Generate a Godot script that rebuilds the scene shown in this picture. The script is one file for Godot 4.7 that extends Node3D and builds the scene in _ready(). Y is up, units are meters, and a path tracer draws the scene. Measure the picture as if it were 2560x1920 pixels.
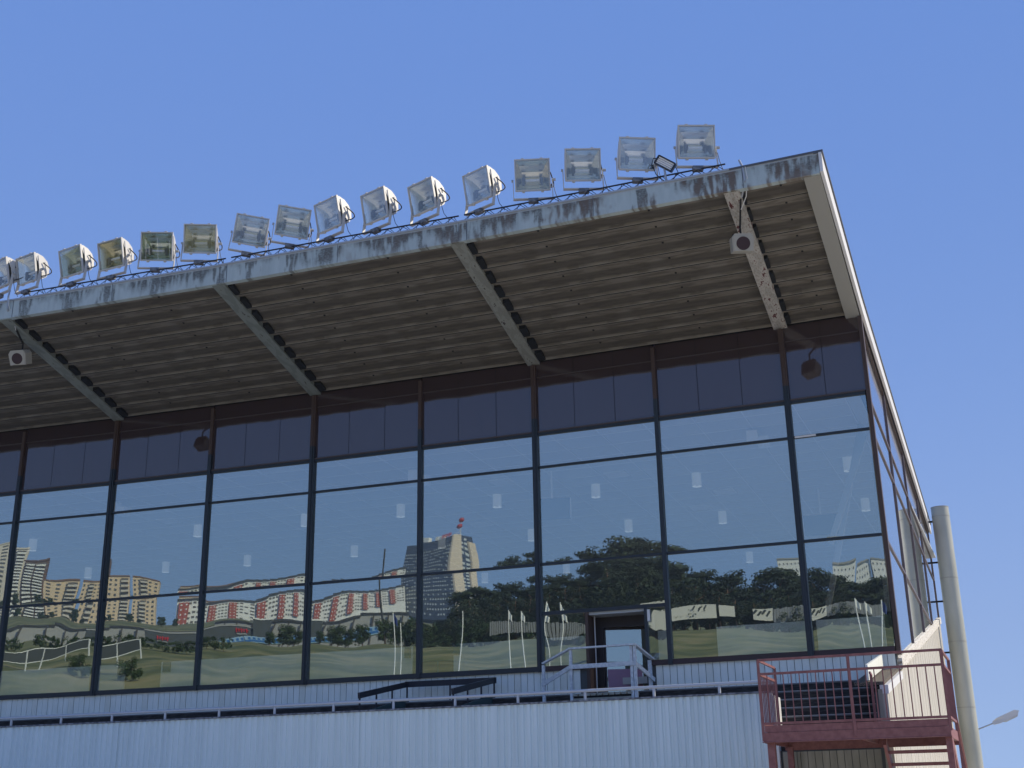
extends Node3D
# A glazed grandstand with a canopy roof, floodlights along its edge, and the hillside that its glass mirrors.

const KAP := 0.0232          # the facade turns by this angle at every sixth metre
const SEG := {-3: -2.5, -2: -1.5, -1: -0.5, 0: 0.5, 1: 1.5}
const SILL := 4.5
const T3 := 6.833
const T2 := 9.152
const T1 := 9.984
const SOFF := 11.75          # underside of the roof beams at the facade
const RISE := 0.2417
const ROOFEDGE := 4.84
const PARA := 3.0
const EK := 0.0165
var HP := {}
var M := {}
var names := {}
var rng := RandomNumberGenerator.new()
var stand: Node3D


# ---------------------------------------------------------------- geometry
class MB:
	var v := PackedVector3Array()
	var n := PackedVector3Array()
	var u := PackedVector2Array()

	func tri(a: Vector3, b: Vector3, c: Vector3, nn = null) -> void:
		var k: Vector3 = (b - a).cross(c - a).normalized() if nn == null else nn
		v.append_array([a, c, b])
		n.append_array([k, k, k])
		u.append_array([Vector2.ZERO, Vector2.ZERO, Vector2.ZERO])

	func quad(a: Vector3, b: Vector3, c: Vector3, d: Vector3, ua := Vector2.ZERO, ub := Vector2.ZERO, uc := Vector2.ZERO, ud := Vector2.ZERO) -> void:
		var k: Vector3 = (c - a).cross(d - b).normalized()
		v.append_array([a, c, b, a, d, c])
		n.append_array([k, k, k, k, k, k])
		u.append_array([ua, uc, ub, ua, ud, uc])

	func squad(a: Vector3, b: Vector3, c: Vector3, d: Vector3, na: Vector3, nb: Vector3, nc: Vector3, nd: Vector3) -> void:
		v.append_array([a, c, b, a, d, c])
		n.append_array([na, nc, nb, na, nd, nc])
		for i in 6:
			u.append(Vector2.ZERO)

	func hexa(p: Array) -> void:   # p[0..3] lower ring, p[4..7] upper ring, both counter-clockwise from above
		quad(p[4], p[5], p[6], p[7])
		quad(p[3], p[2], p[1], p[0])
		for i in 4:
			var j := (i + 1) % 4
			quad(p[i], p[j], p[4 + j], p[4 + i])

	func obox(c: Vector3, x: Vector3, y: Vector3, z: Vector3) -> void:   # half axes, right-handed
		hexa([c - x - y + z, c + x - y + z, c + x - y - z, c - x - y - z, c - x + y + z, c + x + y + z, c + x + y - z, c - x + y - z])

	func box(c: Vector3, s: Vector3) -> void:
		obox(c, Vector3(s.x / 2, 0, 0), Vector3(0, s.y / 2, 0), Vector3(0, 0, s.z / 2))

	func bar(a: Vector3, b: Vector3, w: float, h: float, up := Vector3.UP) -> void:
		var d := (b - a).normalized()
		var x := d.cross(up)
		if x.length() < 0.01:
			x = d.cross(Vector3(0.3, 0, 1))
		x = x.normalized()
		var y := x.cross(d).normalized()
		obox((a + b) / 2, x * w / 2, y * h / 2, -d * a.distance_to(b) / 2)

	func tube(a: Vector3, b: Vector3, r0: float, r1: float, k := 8, caps := true) -> void:
		var d := (b - a).normalized()
		var x := d.cross(Vector3.UP)
		if x.length() < 0.05:
			x = d.cross(Vector3.RIGHT)
		x = x.normalized()
		var y := d.cross(x).normalized()
		for i in k:
			var t0 := TAU * i / k
			var t1 := TAU * (i + 1) / k
			var e0 := x * cos(t0) + y * sin(t0)
			var e1 := x * cos(t1) + y * sin(t1)
			squad(a + e0 * r0, a + e1 * r0, b + e1 * r1, b + e0 * r1, e0, e1, e1, e0)
			if caps:
				tri(a, a + e1 * r0, a + e0 * r0)
				tri(b, b + e0 * r1, b + e1 * r1)

	func path(pts: Array, r: float, k := 6) -> void:
		for i in pts.size() - 1:
			tube(pts[i], pts[i + 1], r, r, k, true)

	func prism(p: Array, d: Vector3) -> void:   # planar polygon, counter-clockwise seen against d; pushed along d
		var c := Vector3.ZERO
		for q in p:
			c += q
		c /= p.size()
		for i in p.size():
			var a: Vector3 = p[i]
			var b: Vector3 = p[(i + 1) % p.size()]
			tri(c, b, a)
			tri(c + d, a + d, b + d)
			quad(a, b, b + d, a + d)

	func ball(c: Vector3, r: float, k := 16) -> void:
		for i in k / 2:
			for j in k:
				var q := []
				for e in [[i, j], [i, j + 1], [i + 1, j + 1], [i + 1, j]]:
					var th: float = PI * e[0] / (k / 2.0)
					var ph: float = TAU * e[1] / k
					q.append(Vector3(sin(th) * cos(ph), cos(th), sin(th) * sin(ph)))
				squad(c + q[0] * r, c + q[1] * r, c + q[2] * r, c + q[3] * r, q[0], q[1], q[2], q[3])

	func moved(t: Transform3D) -> MB:
		for i in v.size():
			v[i] = t * v[i]
			n[i] = (t.basis * n[i]).normalized()
		return self

	func mesh() -> ArrayMesh:
		var a := []
		a.resize(Mesh.ARRAY_MAX)
		a[Mesh.ARRAY_VERTEX] = v
		a[Mesh.ARRAY_NORMAL] = n
		a[Mesh.ARRAY_TEX_UV] = u
		var m := ArrayMesh.new()
		m.add_surface_from_arrays(Mesh.PRIMITIVE_TRIANGLES, a)
		return m


func numbered(s: String) -> String:
	if not names.has(s):
		names[s] = 0
		return s
	names[s] += 1
	return "%s_%03d" % [s, names[s]]


func thing(called: String, label: String, category: String, at := Vector3.ZERO, yaw := 0.0, group := "") -> Node3D:
	var o := Node3D.new()
	o.name = numbered(called)
	add_child(o, true)
	o.position = at
	o.rotation.y = yaw
	tag(o, label, category, group)
	return o


func tag(o: Node3D, label: String, category: String, group := "") -> void:
	o.set_meta("label", label)
	o.set_meta("category", category)
	if group:
		o.set_meta("group", group)


func put(called: String, mb: MB, mat: Material, parent: Node3D, kind := "") -> MeshInstance3D:
	return putm(called, mb.mesh(), mat, parent, kind)


func putm(called: String, mesh: Mesh, mat: Material, parent: Node3D, kind := "") -> MeshInstance3D:
	var o := MeshInstance3D.new()
	o.mesh = mesh
	o.material_override = mat
	var c: Dictionary = parent.get_meta("counts", {}) if parent != self else {}
	if parent == self:
		o.name = numbered(called)
	else:
		o.name = called if not c.has(called) else "%s_%03d" % [called, c[called]]
		c[called] = c.get(called, 0) + 1
		parent.set_meta("counts", c)
	parent.add_child(o, true)
	if kind:
		o.set_meta("kind", kind)
	return o


func twin(o: Node3D, at: Vector3, yaw: float, label: String, size := 1.0) -> Node3D:
	var r: Node3D = o.duplicate()
	r.name = numbered(String(o.get_meta("stem", o.name)))
	add_child(r, true)
	r.position = at
	r.rotation.y = yaw
	r.scale = Vector3.ONE * size
	r.set_meta("label", label)
	return r


# ---------------------------------------------------------------- the facade's own coordinates: s along it, off in front of it
func lay_out() -> void:
	HP[0] = Vector2.ZERO
	HP[1] = HP[0] + 6.0 * Vector2.from_angle(0.5 * KAP)
	for i in [-1, -2, -3]:
		HP[i] = HP[i + 1] - 6.0 * Vector2.from_angle(SEG[i] * KAP)


func seg_of(s: float) -> int:
	return clampi(int(floor(s / 6.0 + 1e-5)), -3, 1)


func P(s: float, off: float, y: float) -> Vector3:
	var i := seg_of(s)
	var a: float = SEG[i] * KAP
	var q: Vector2 = HP[i] + (s - 6.0 * i) * Vector2.from_angle(a)
	var b := a
	if absf(s - 6.0 * i) < 1e-4 and i > -3:
		b = i * KAP
	q += off * Vector2(-sin(b), cos(b))
	return Vector3(q.x, y, q.y)


func PE(s: float, off: float, y: float) -> Vector3:   # the same in the end segment's straight frame
	var a: float = SEG[1] * KAP
	var q: Vector2 = HP[1] + (s - 6.0) * Vector2.from_angle(a) + off * Vector2(-sin(a), cos(a))
	return Vector3(q.x, y, q.y)


func yaw_of(s: float) -> float:
	return -SEG[seg_of(s)] * KAP


func fbox(mb: MB, s0: float, s1: float, o0: float, o1: float, y0: float, y1: float) -> void:   # a box in facade coordinates
	var e := 1e-3
	mb.hexa([P(s0, o1, y0), P(s1, o1, y0), P(s1, o0, y0), P(s0, o0, y0), P(s0, o1, y1), P(s1, o1, y1), P(s1, o0, y1), P(s0, o0, y1)])


func fbox_seg(mb: MB, s0: float, s1: float, o0: float, o1: float, y0: float, y1: float) -> void:   # split where the facade turns
	var a := s0
	while a < s1 - 1e-4:
		var b := minf(s1, 6.0 * (floorf(a / 6.0 + 1e-4) + 1.0))
		fbox(mb, a, b, o0, o1, y0, y1)
		a = b


func part_box(called: String, mat: Material, s0: float, s1: float, o0: float, o1: float, y0: float, y1: float, parent = null) -> MeshInstance3D:
	var mb := MB.new()
	fbox_seg(mb, s0, s1, o0, o1, y0, y1)
	return put(called, mb, mat, parent if parent else stand)


func wall_s(off: float) -> float:
	return 7.72 + EK * minf(off, 0.0)


func ebox(mb: MB, s0: float, s1: float, a: Vector2, b: Vector2, h: float) -> void:   # along the end wall from (off, y) a to b, upright height h
	mb.hexa([PE(wall_s(b.x) + s0, b.x, b.y), PE(wall_s(a.x) + s0, a.x, a.y), PE(wall_s(a.x) + s1, a.x, a.y), PE(wall_s(b.x) + s1, b.x, b.y),
		PE(wall_s(b.x) + s0, b.x, b.y + h), PE(wall_s(a.x) + s0, a.x, a.y + h), PE(wall_s(a.x) + s1, a.x, a.y + h), PE(wall_s(b.x) + s1, b.x, b.y + h)])


# ---------------------------------------------------------------- materials
func lin(r: float, g: float, b: float, a := 1.0) -> Color:
	var c := Color(r, g, b).linear_to_srgb()
	c.a = a
	return c


func mat(c: Color, rough := 0.6, metal := 0.0, spec := 0.5) -> StandardMaterial3D:
	var m := StandardMaterial3D.new()
	m.albedo_color = c
	m.roughness = rough
	m.metallic = metal
	m.metallic_specular = spec
	return m


func noise_tex(freq: float, colors: Array, stops: Array, size := 512, sd := 1, oct := 5, bump := false) -> NoiseTexture2D:
	var f := FastNoiseLite.new()
	f.seed = sd
	f.frequency = freq
	f.noise_type = FastNoiseLite.TYPE_SIMPLEX_SMOOTH
	f.fractal_octaves = oct
	var t := NoiseTexture2D.new()
	t.width = size
	t.height = size
	t.seamless = true
	t.noise = f
	if colors:
		var g := Gradient.new()
		g.offsets = PackedFloat32Array(stops)
		g.colors = PackedColorArray(colors)
		t.color_ramp = g
	return t


func noisy(freq: float, colors: Array, stops: Array, scale: Vector3, rough := 0.8, sd := 1, world := true) -> StandardMaterial3D:
	var m := mat(Color.WHITE, rough)
	m.albedo_texture = noise_tex(freq, colors, stops, 512, sd)
	m.uv1_triplanar = true
	m.uv1_world_triplanar = world
	m.uv1_scale = scale
	return m


func glass(a: float, c: Color) -> ORMMaterial3D:
	var im := Image.create(4, 4, false, Image.FORMAT_RGB8)
	im.fill(Color(1, 0, 1))
	var m := ORMMaterial3D.new()
	m.orm_texture = ImageTexture.create_from_image(im)
	c.a = a
	m.albedo_color = c
	m.transparency = BaseMaterial3D.TRANSPARENCY_ALPHA
	m.cull_mode = BaseMaterial3D.CULL_DISABLED
	return m


func fascia_texture(rust: float, sd: int) -> ImageTexture:
	# painted steel: pale blue-grey, with black mould that runs down in streaks and, towards the right, rust
	var w := 2048
	var h := 96
	var im := Image.create(w, h, false, Image.FORMAT_RGB8)
	var a := FastNoiseLite.new()
	a.seed = sd
	a.frequency = 0.006
	a.fractal_octaves = 4
	var b := FastNoiseLite.new()
	b.seed = sd + 7
	b.frequency = 0.05
	b.fractal_octaves = 4
	var feet := [-12.45, -11.55, -10.23, -9.10, -7.85, -6.67, -5.30, -4.17, -3.21, -2.06, -0.90, 0.50, 1.78, 2.90, 4.06, 5.31, 5.9, -0.1, -6.0]
	for x in w:
		var along := x / float(w) * 29.0 - 21.0
		var drip := 0.0
		for q in feet:
			drip = maxf(drip, 1.0 - absf(along - q - 0.1) / 0.42)
		var streak := b.get_noise_2d(x * 1.4, 0.0) * 0.5 + 0.5
		var patch := a.get_noise_2d(x, 40.0) * 0.5 + 0.5
		var reach := clampf((patch - 0.30) * 3.2, 0.0, 1.0) * (0.45 + 0.95 * streak)
		var right := smoothstep(0.45, 0.95, x / float(w))
		for y in h:
			var t := y / float(h)
			var fine := b.get_noise_2d(x * 1.8, y * 0.14 + 300.0) * 0.5 + 0.5
			var wet := a.get_noise_2d(x * 2.4, y * 0.8 + 900.0) * 0.5 + 0.5
			var c := Color(0.43, 0.50, 0.48).lerp(Color(0.53, 0.59, 0.56), fine)
			var mould := clampf((reach * 1.25 - t) * 1.6, 0.0, 1.0) * smoothstep(0.34, 0.68, fine * 0.75 + wet * 0.4)
			mould = maxf(mould, 0.9 * smoothstep(0.38, 0.72, drip * 0.75 + (fine - 0.5) * 1.3 + (wet - 0.5) * 0.8 - t * 0.12))
			mould = maxf(mould, smoothstep(0.55, 0.8, streak) * 0.6 * (1.0 - 0.6 * t) * patch)
			var grain := b.get_noise_2d(x * 4.1, y * 2.2 + 77.0) * 0.5 + 0.5
			c = c.lerp(Color(0.075, 0.072, 0.058), clampf(mould * (0.45 + 0.9 * grain) * (1.0 - 0.25 * t), 0.0, 0.88))
			var ru := smoothstep(0.46, 0.66, wet * 0.75 + 0.35 * patch) * right * rust * smoothstep(0.3, 0.7, fine)
			c = c.lerp(Color(0.15, 0.10, 0.065), clampf(ru, 0.0, 0.8))
			if y < 9:
				c = c.lerp(Color(0.45, 0.48, 0.5), 0.8)
			im.set_pixel(x, y, c.linear_to_srgb())
	return ImageTexture.create_from_image(im)


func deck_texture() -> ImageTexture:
	# grimy concrete-coloured decking: streaks along the rib, facet shading painted as a darker half and pale lips
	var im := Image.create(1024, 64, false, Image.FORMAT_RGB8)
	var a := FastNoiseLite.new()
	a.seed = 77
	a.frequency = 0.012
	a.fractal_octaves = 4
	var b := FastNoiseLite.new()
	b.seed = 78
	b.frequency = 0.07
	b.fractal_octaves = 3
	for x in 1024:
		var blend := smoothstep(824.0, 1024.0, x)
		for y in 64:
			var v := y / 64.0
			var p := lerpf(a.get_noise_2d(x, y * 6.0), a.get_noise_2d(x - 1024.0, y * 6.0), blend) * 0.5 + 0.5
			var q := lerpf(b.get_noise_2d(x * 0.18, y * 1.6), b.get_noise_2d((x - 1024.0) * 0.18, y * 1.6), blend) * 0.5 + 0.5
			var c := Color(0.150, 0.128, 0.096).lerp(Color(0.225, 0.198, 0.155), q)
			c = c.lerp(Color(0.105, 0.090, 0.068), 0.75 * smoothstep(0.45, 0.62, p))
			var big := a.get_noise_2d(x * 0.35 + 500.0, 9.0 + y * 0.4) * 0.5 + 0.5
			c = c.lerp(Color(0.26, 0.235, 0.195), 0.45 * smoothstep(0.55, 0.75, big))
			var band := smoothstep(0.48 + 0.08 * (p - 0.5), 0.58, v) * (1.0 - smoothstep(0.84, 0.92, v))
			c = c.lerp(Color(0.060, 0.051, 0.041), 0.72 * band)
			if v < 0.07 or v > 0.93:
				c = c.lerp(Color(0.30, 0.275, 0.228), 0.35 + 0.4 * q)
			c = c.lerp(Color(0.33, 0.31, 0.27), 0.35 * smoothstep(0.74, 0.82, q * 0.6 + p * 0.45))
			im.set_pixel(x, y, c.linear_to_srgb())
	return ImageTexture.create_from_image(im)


func flaked_texture(base: Color, share: float, sd: int, flake: Color) -> ImageTexture:
	var im := Image.create(512, 64, false, Image.FORMAT_RGB8)
	var a := FastNoiseLite.new()
	a.seed = sd
	a.frequency = 0.016
	a.fractal_octaves = 3
	var b := FastNoiseLite.new()
	b.seed = sd + 3
	b.frequency = 0.09
	b.fractal_octaves = 3
	for x in 512:
		for y in 64:
			var p := a.get_noise_2d(x, y * 1.3) * 0.5 + 0.5
			var q := b.get_noise_2d(x, y * 1.3) * 0.5 + 0.5
			var c := base.lerp(base * 1.22, smoothstep(0.42, 0.5, p))
			c = c.lerp(Color(0.20, 0.15, 0.10), 0.35 * smoothstep(0.5, 0.7, q) * share)
			if p * 0.72 + q * 0.28 > 0.77 - 0.075 * share:
				c = flake
			im.set_pixel(x, y, c.linear_to_srgb())
	return ImageTexture.create_from_image(im)


func make_materials() -> void:
	M.glass = glass(0.47, lin(0.86, 0.97, 0.88))
	M.endglass = glass(0.85, lin(0.93, 0.98, 1.0))
	M.lampglass = glass(0.20, lin(0.9, 0.95, 1.0))
	M.lampglass2 = glass(0.28, lin(0.9, 0.95, 1.0))
	M.lampglass3 = glass(0.17, lin(0.9, 0.95, 0.95))
	M.glass2 = glass(0.44, lin(0.86, 0.97, 0.90))
	M.glass3 = glass(0.50, lin(0.85, 0.96, 0.88))
	M.endspandrel = mat(lin(0.50, 0.47, 0.52), 0.08, 1.0)
	M.frame = mat(lin(0.022, 0.032, 0.042), 0.45)
	M.endframe = mat(lin(0.13, 0.10, 0.10), 0.45)
	M.cover = mat(lin(0.075, 0.045, 0.033), 0.5)
	M.sill = mat(lin(0.05, 0.028, 0.03), 0.5)
	M.spandrel = mat(lin(0.058, 0.040, 0.040), 0.03, 0.0, 0.70)
	M.spandrel.clearcoat_enabled = true
	M.spandrel.clearcoat = 0.35
	M.spandrel.clearcoat_roughness = 0.03
	M.trim = mat(lin(0.08, 0.06, 0.055), 0.5)
	M.board = noisy(0.012, [lin(0.80, 0.84, 0.77), lin(0.88, 0.91, 0.84)], [0.2, 0.8], Vector3(0.6, 0.15, 0.6), 0.55, 5)
	M.board2 = noisy(0.012, [lin(0.76, 0.78, 0.69), lin(0.85, 0.86, 0.77)], [0.2, 0.8], Vector3(0.5, 0.2, 0.5), 0.55, 6)
	M.backing = mat(lin(0.10, 0.11, 0.11), 0.8)
	M.parapet = noisy(0.006, [lin(0.54, 0.62, 0.61), lin(0.65, 0.75, 0.75), lin(0.72, 0.82, 0.82)], [0.1, 0.4, 0.85], Vector3(1.1, 0.06, 1.1), 0.5, 9)
	M.cap = noisy(0.02, [lin(0.09, 0.10, 0.12), lin(0.24, 0.25, 0.27)], [0.3, 0.75], Vector3(0.8, 0.8, 0.8), 0.6, 10)
	M.railpaint = mat(lin(0.50, 0.53, 0.57), 0.4)
	M.dark = mat(lin(0.012, 0.012, 0.013), 0.8)
	M.step = noisy(0.02, [lin(0.018, 0.015, 0.014), lin(0.05, 0.045, 0.04)], [0.3, 0.8], Vector3(0.4, 2.0, 2.0), 0.85, 12)
	M.tread = mat(lin(0.50, 0.49, 0.46), 0.9)  # pale top for unseen terrace treads, chosen for bounce light
	M.nosing = mat(lin(0.13, 0.13, 0.13), 0.6)
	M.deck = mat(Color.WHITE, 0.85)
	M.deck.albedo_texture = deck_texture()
	M.rubber_void = mat(lin(0.012, 0.014, 0.016), 0.9)  # joint rubber, also the painted shade of the trough voids
	M.roofskin = mat(lin(0.16, 0.15, 0.16), 0.8)
	M.white = mat(lin(0.74, 0.73, 0.70), 0.5)
	M.flash = mat(lin(0.10, 0.11, 0.13), 0.45)
	M.edgebeam = mat(lin(0.34, 0.33, 0.29), 0.6)
	M.ceiling = mat(lin(0.55, 0.56, 0.56), 0.9)
	M.tbar = mat(lin(0.75, 0.75, 0.74), 0.6)
	M.inner = mat(lin(0.16, 0.17, 0.18), 0.9)
	M.floor = mat(lin(0.58, 0.55, 0.50), 0.7)
	M.counter = noisy(0.008, [lin(0.78, 0.87, 0.76), lin(0.86, 0.92, 0.83)], [0.25, 0.8], Vector3(0.5, 0.5, 0.5), 0.6, 31)
	M.lampwhite = mat(lin(0.82, 0.82, 0.80), 0.5)
	M.lampglow = mat(lin(0.82, 0.82, 0.80), 0.5)
	M.lampglow.emission_enabled = true
	M.lampglow.emission = lin(0.85, 0.95, 0.92)
	M.lampglow.emission_energy_multiplier = 0.09
	M.lampring = mat(lin(0.85, 0.85, 0.83), 0.5)
	M.lampring.emission_enabled = true
	M.lampring.emission = lin(0.9, 1.0, 0.97)
	M.lampring.emission_energy_multiplier = 0.42
	M.screen = mat(lin(0.01, 0.012, 0.016), 0.15)
	M.chair = mat(lin(0.24, 0.10, 0.04), 0.7)
	M.cream = noisy(0.012, [lin(0.47, 0.44, 0.37), lin(0.58, 0.55, 0.47)], [0.25, 0.8], Vector3(0.5, 0.1, 0.5), 0.6, 41)
	M.creamdark = noisy(0.012, [lin(0.30, 0.29, 0.23), lin(0.42, 0.40, 0.32)], [0.25, 0.8], Vector3(0.5, 0.1, 0.5), 0.6, 42)
	M.coping = noisy(0.02, [lin(0.30, 0.25, 0.19), lin(0.74, 0.71, 0.63), lin(0.80, 0.78, 0.73)], [0.25, 0.45, 0.8], Vector3(1.2, 1.2, 1.2), 0.7, 43)
	M.moss = noisy(0.03, [lin(0.06, 0.05, 0.04), lin(0.24, 0.20, 0.15)], [0.3, 0.75], Vector3(2, 2, 2), 0.95, 44)
	M.red = noisy(0.012, [lin(0.22, 0.082, 0.074), lin(0.29, 0.118, 0.104)], [0.2, 0.8], Vector3(1.2, 1.2, 1.2), 0.55, 51)
	M.grating = mat(lin(0.09, 0.09, 0.09), 0.7, 0.3)
	M.housing = mat(lin(0.62, 0.61, 0.58), 0.45)
	M.yoke = mat(lin(0.56, 0.55, 0.52), 0.45, 0.0)
	M.reflector = mat(lin(0.78, 0.79, 0.74), 0.2, 0.88)
	M.reflector2 = mat(lin(0.74, 0.69, 0.50), 0.2, 0.9)
	M.reflector3 = mat(lin(0.62, 0.68, 0.58), 0.2, 0.92)
	M.tubeglass = mat(lin(0.75, 0.76, 0.74), 0.1)
	M.cable = mat(lin(0.012, 0.012, 0.014), 0.5)
	M.truss = mat(lin(0.025, 0.03, 0.045), 0.5, 0.2)
	M.galv = mat(lin(0.42, 0.44, 0.46), 0.4, 0.2)
	M.speaker = mat(lin(0.42, 0.39, 0.32), 0.55)
	M.grille = mat(lin(0.055, 0.03, 0.03), 0.8)
	M.timber = noisy(0.02, [lin(0.52, 0.57, 0.60), lin(0.70, 0.74, 0.76)], [0.25, 0.7], Vector3(1, 1, 1), 0.7, 61)
	M.teal = mat(lin(0.035, 0.075, 0.08), 0.7)
	M.darkrail = mat(lin(0.012, 0.016, 0.028), 0.5)
	M.pipe = noisy(0.008, [lin(0.39, 0.40, 0.34), lin(0.47, 0.475, 0.41)], [0.25, 0.8], Vector3(0.3, 0.1, 0.3), 0.45, 62)
	M.pink = mat(lin(0.42, 0.24, 0.34), 0.5)
	M.doorframe = mat(lin(0.022, 0.016, 0.018), 0.5)
	# the hillside
	M.grass = noisy(0.010, [lin(0.065, 0.080, 0.022), lin(0.13, 0.135, 0.045), lin(0.23, 0.195, 0.085)], [0.25, 0.5, 0.8], Vector3(0.012, 0.012, 0.012), 0.95, 71)
	M.sand = noisy(0.010, [lin(0.50, 0.47, 0.40), lin(0.60, 0.57, 0.50)], [0.3, 0.7], Vector3(0.05, 0.05, 0.05), 0.95, 72)
	M.pine = mat(lin(0.036, 0.055, 0.028), 0.8)
	M.pine2 = mat(lin(0.050, 0.072, 0.032), 0.8)
	M.leaf = mat(lin(0.040, 0.075, 0.020), 0.8)
	M.leaf2 = mat(lin(0.060, 0.095, 0.028), 0.8)
	M.pinebark = mat(lin(0.24, 0.13, 0.08), 0.9)
	M.bark = mat(lin(0.13, 0.085, 0.055), 0.9)
	M.beige = mat(lin(0.66, 0.51, 0.35), 0.85)
	M.beige2 = mat(lin(0.58, 0.53, 0.46), 0.85)
	M.brown = mat(lin(0.13, 0.075, 0.06), 0.85)
	M.roofbrown = mat(lin(0.20, 0.11, 0.075), 0.85)
	M.hwhite = mat(lin(0.76, 0.76, 0.74), 0.7)
	M.hred = mat(lin(0.36, 0.075, 0.045), 0.75)
	M.pane = mat(lin(0.09, 0.095, 0.10), 0.25)
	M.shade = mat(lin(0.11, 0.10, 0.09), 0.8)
	M.concrete = mat(lin(0.33, 0.33, 0.33), 0.85)
	M.darkroof = mat(lin(0.035, 0.037, 0.042), 0.7)
	M.towerglass = mat(lin(0.045, 0.06, 0.10), 0.2)
	M.towerpane = mat(lin(0.50, 0.54, 0.56), 0.3)
	M.sandstone = mat(lin(0.62, 0.53, 0.44), 0.8)
	M.redball = mat(lin(0.42, 0.02, 0.02), 0.25)
	M.signred = mat(lin(0.55, 0.02, 0.03), 0.5)
	M.blue = mat(lin(0.03, 0.15, 0.42), 0.4)
	M.bluepale = mat(lin(0.30, 0.45, 0.62), 0.4)
	M.banner = mat(lin(0.66, 0.64, 0.58), 0.7)
	M.mesh = mat(lin(0.06, 0.07, 0.075), 0.8)
	M.path = mat(lin(0.28, 0.20, 0.13), 0.95)
	M.flagblue = mat(lin(0.02, 0.05, 0.20), 0.7)


# ---------------------------------------------------------------- main
func _ready() -> void:
	rng.seed = 4711
	lay_out()
	# camera
	var cam := Camera3D.new()
	cam.name = "camera"
	add_child(cam)
	cam.position = Vector3(9.21409, 1.61346, 26.62365)
	cam.basis = Basis(Vector3.UP, 0.35239) * Basis(Vector3.RIGHT, 0.33039) * Basis(Vector3.BACK, -0.01829)
	cam.fov = 34.85
	cam.near = 0.1
	cam.far = 4000.0
	cam.current = true
	# sky
	var sm := ProceduralSkyMaterial.new()
	sm.sky_top_color = lin(0.135, 0.27, 0.68)
	sm.sky_horizon_color = lin(0.39, 0.57, 0.90)
	sm.sky_curve = 0.16
	sm.ground_bottom_color = lin(0.25, 0.23, 0.20)
	sm.ground_horizon_color = lin(0.32, 0.42, 0.60)
	sm.ground_curve = 0.05
	sm.sun_angle_max = 0.0
	var sky := Sky.new()
	sky.sky_material = sm
	var env := Environment.new()
	env.background_mode = Environment.BG_SKY
	env.sky = sky
	env.tonemap_mode = Environment.TONE_MAPPER_LINEAR
	env.tonemap_exposure = 1.0
	env.background_energy_multiplier = 1.0
	env.fog_enabled = true
	env.fog_density = 0.00022
	env.fog_light_color = Color(0.80, 0.88, 1.0)
	env.sdfgi_enabled = true
	env.ssao_enabled = true
	env.ssil_enabled = true
	var we := WorldEnvironment.new()
	we.name = "sky"
	we.environment = env
	add_child(we)
	# sun: high on the right, a little behind the building
	var sun := DirectionalLight3D.new()
	sun.name = "sun"
	sun.light_energy = 1.5
	sun.light_color = Color(1.0, 0.95, 0.86)
	sun.light_angular_distance = 0.5
	sun.shadow_enabled = true
	add_child(sun)
	sun.look_at_from_position(Vector3(0.74, 0.60, -0.36) * 50.0, Vector3.ZERO)

	make_materials()
	build_ground()
	stand = thing("grandstand", "glazed grandstand with canopy roof, dark upper band and pale cladding", "grandstand")
	build_glazing()
	build_below_glass()
	build_roof()
	build_end_wall()
	build_interior()
	build_parapet()
	build_floodlights()
	build_hanging_speakers()
	build_landing()
	build_guard()
	build_red_stairs()
	build_pipe_and_lamp()
	build_town()
	build_trees()
	build_field()


# ---------------------------------------------------------------- ground
func hill(x: float, z: float) -> float:
	var r := Vector2(x, z).length()
	var k := [0, 0, 45, 0, 70, 6, 110, 12.5, 140, 18, 170, 22, 235, 33, 300, 41, 342, 43.2, 480, 62, 620, 92, 760, 113, 900, 134, 1200, 150, 3000, 160]
	var h := 0.0
	for i in range(0, k.size() - 2, 2):
		if r >= k[i]:
			h = lerpf(k[i + 1], k[i + 3], clampf((r - k[i]) / (k[i + 2] - k[i]), 0.0, 1.0))
	var az := rad_to_deg(atan2(-x, z))
	return h * smoothstep(10.0, 60.0, z) * smoothstep(-22.0, -8.0, az) * (1.0 - 0.8 * smoothstep(48.0, 70.0, az))


func build_ground() -> void:
	var st := MB.new()
	var rs := [0.0, 30.0, 45.0, 58.0, 70.0, 85.0, 100.0, 115.0, 130.0, 145.0, 160.0, 180.0, 200.0, 230.0, 260.0, 300.0, 350.0, 420.0, 480.0, 560.0, 640.0, 760.0, 900.0, 1200.0, 1500.0]
	var na := 90
	for i in rs.size() - 1:
		for j in na:
			var q := []
			for e in [[i, j], [i + 1, j], [i + 1, j + 1], [i, j + 1]]:
				var t: float = TAU * e[1] / na
				var x: float = rs[e[0]] * sin(t)
				var z: float = rs[e[0]] * cos(t)
				var n := Vector3(hill(x - 4, z) - hill(x + 4, z), 8.0, hill(x, z - 4) - hill(x, z + 4)).normalized()
				q.append([Vector3(x, hill(x, z), z), n])
			if i == 0:
				st.v.append_array([q[0][0], q[2][0], q[1][0]])
				st.n.append_array([q[0][1], q[2][1], q[1][1]])
				st.u.append_array([Vector2.ZERO, Vector2.ZERO, Vector2.ZERO])
			else:
				st.squad(q[0][0], q[1][0], q[2][0], q[3][0], q[0][1], q[1][1], q[2][1], q[3][1])
	put("ground", st, M.grass, self, "structure")
	# unseen gravel forecourt before the stand, made pale to bounce light up
	st = MB.new()
	st.quad(Vector3(-90, 0.02, 44.5), Vector3(70, 0.02, 44.5), Vector3(70, 0.02, -40), Vector3(-90, 0.02, -40))
	put("forecourt", st, M.sand, self, "structure")


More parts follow.
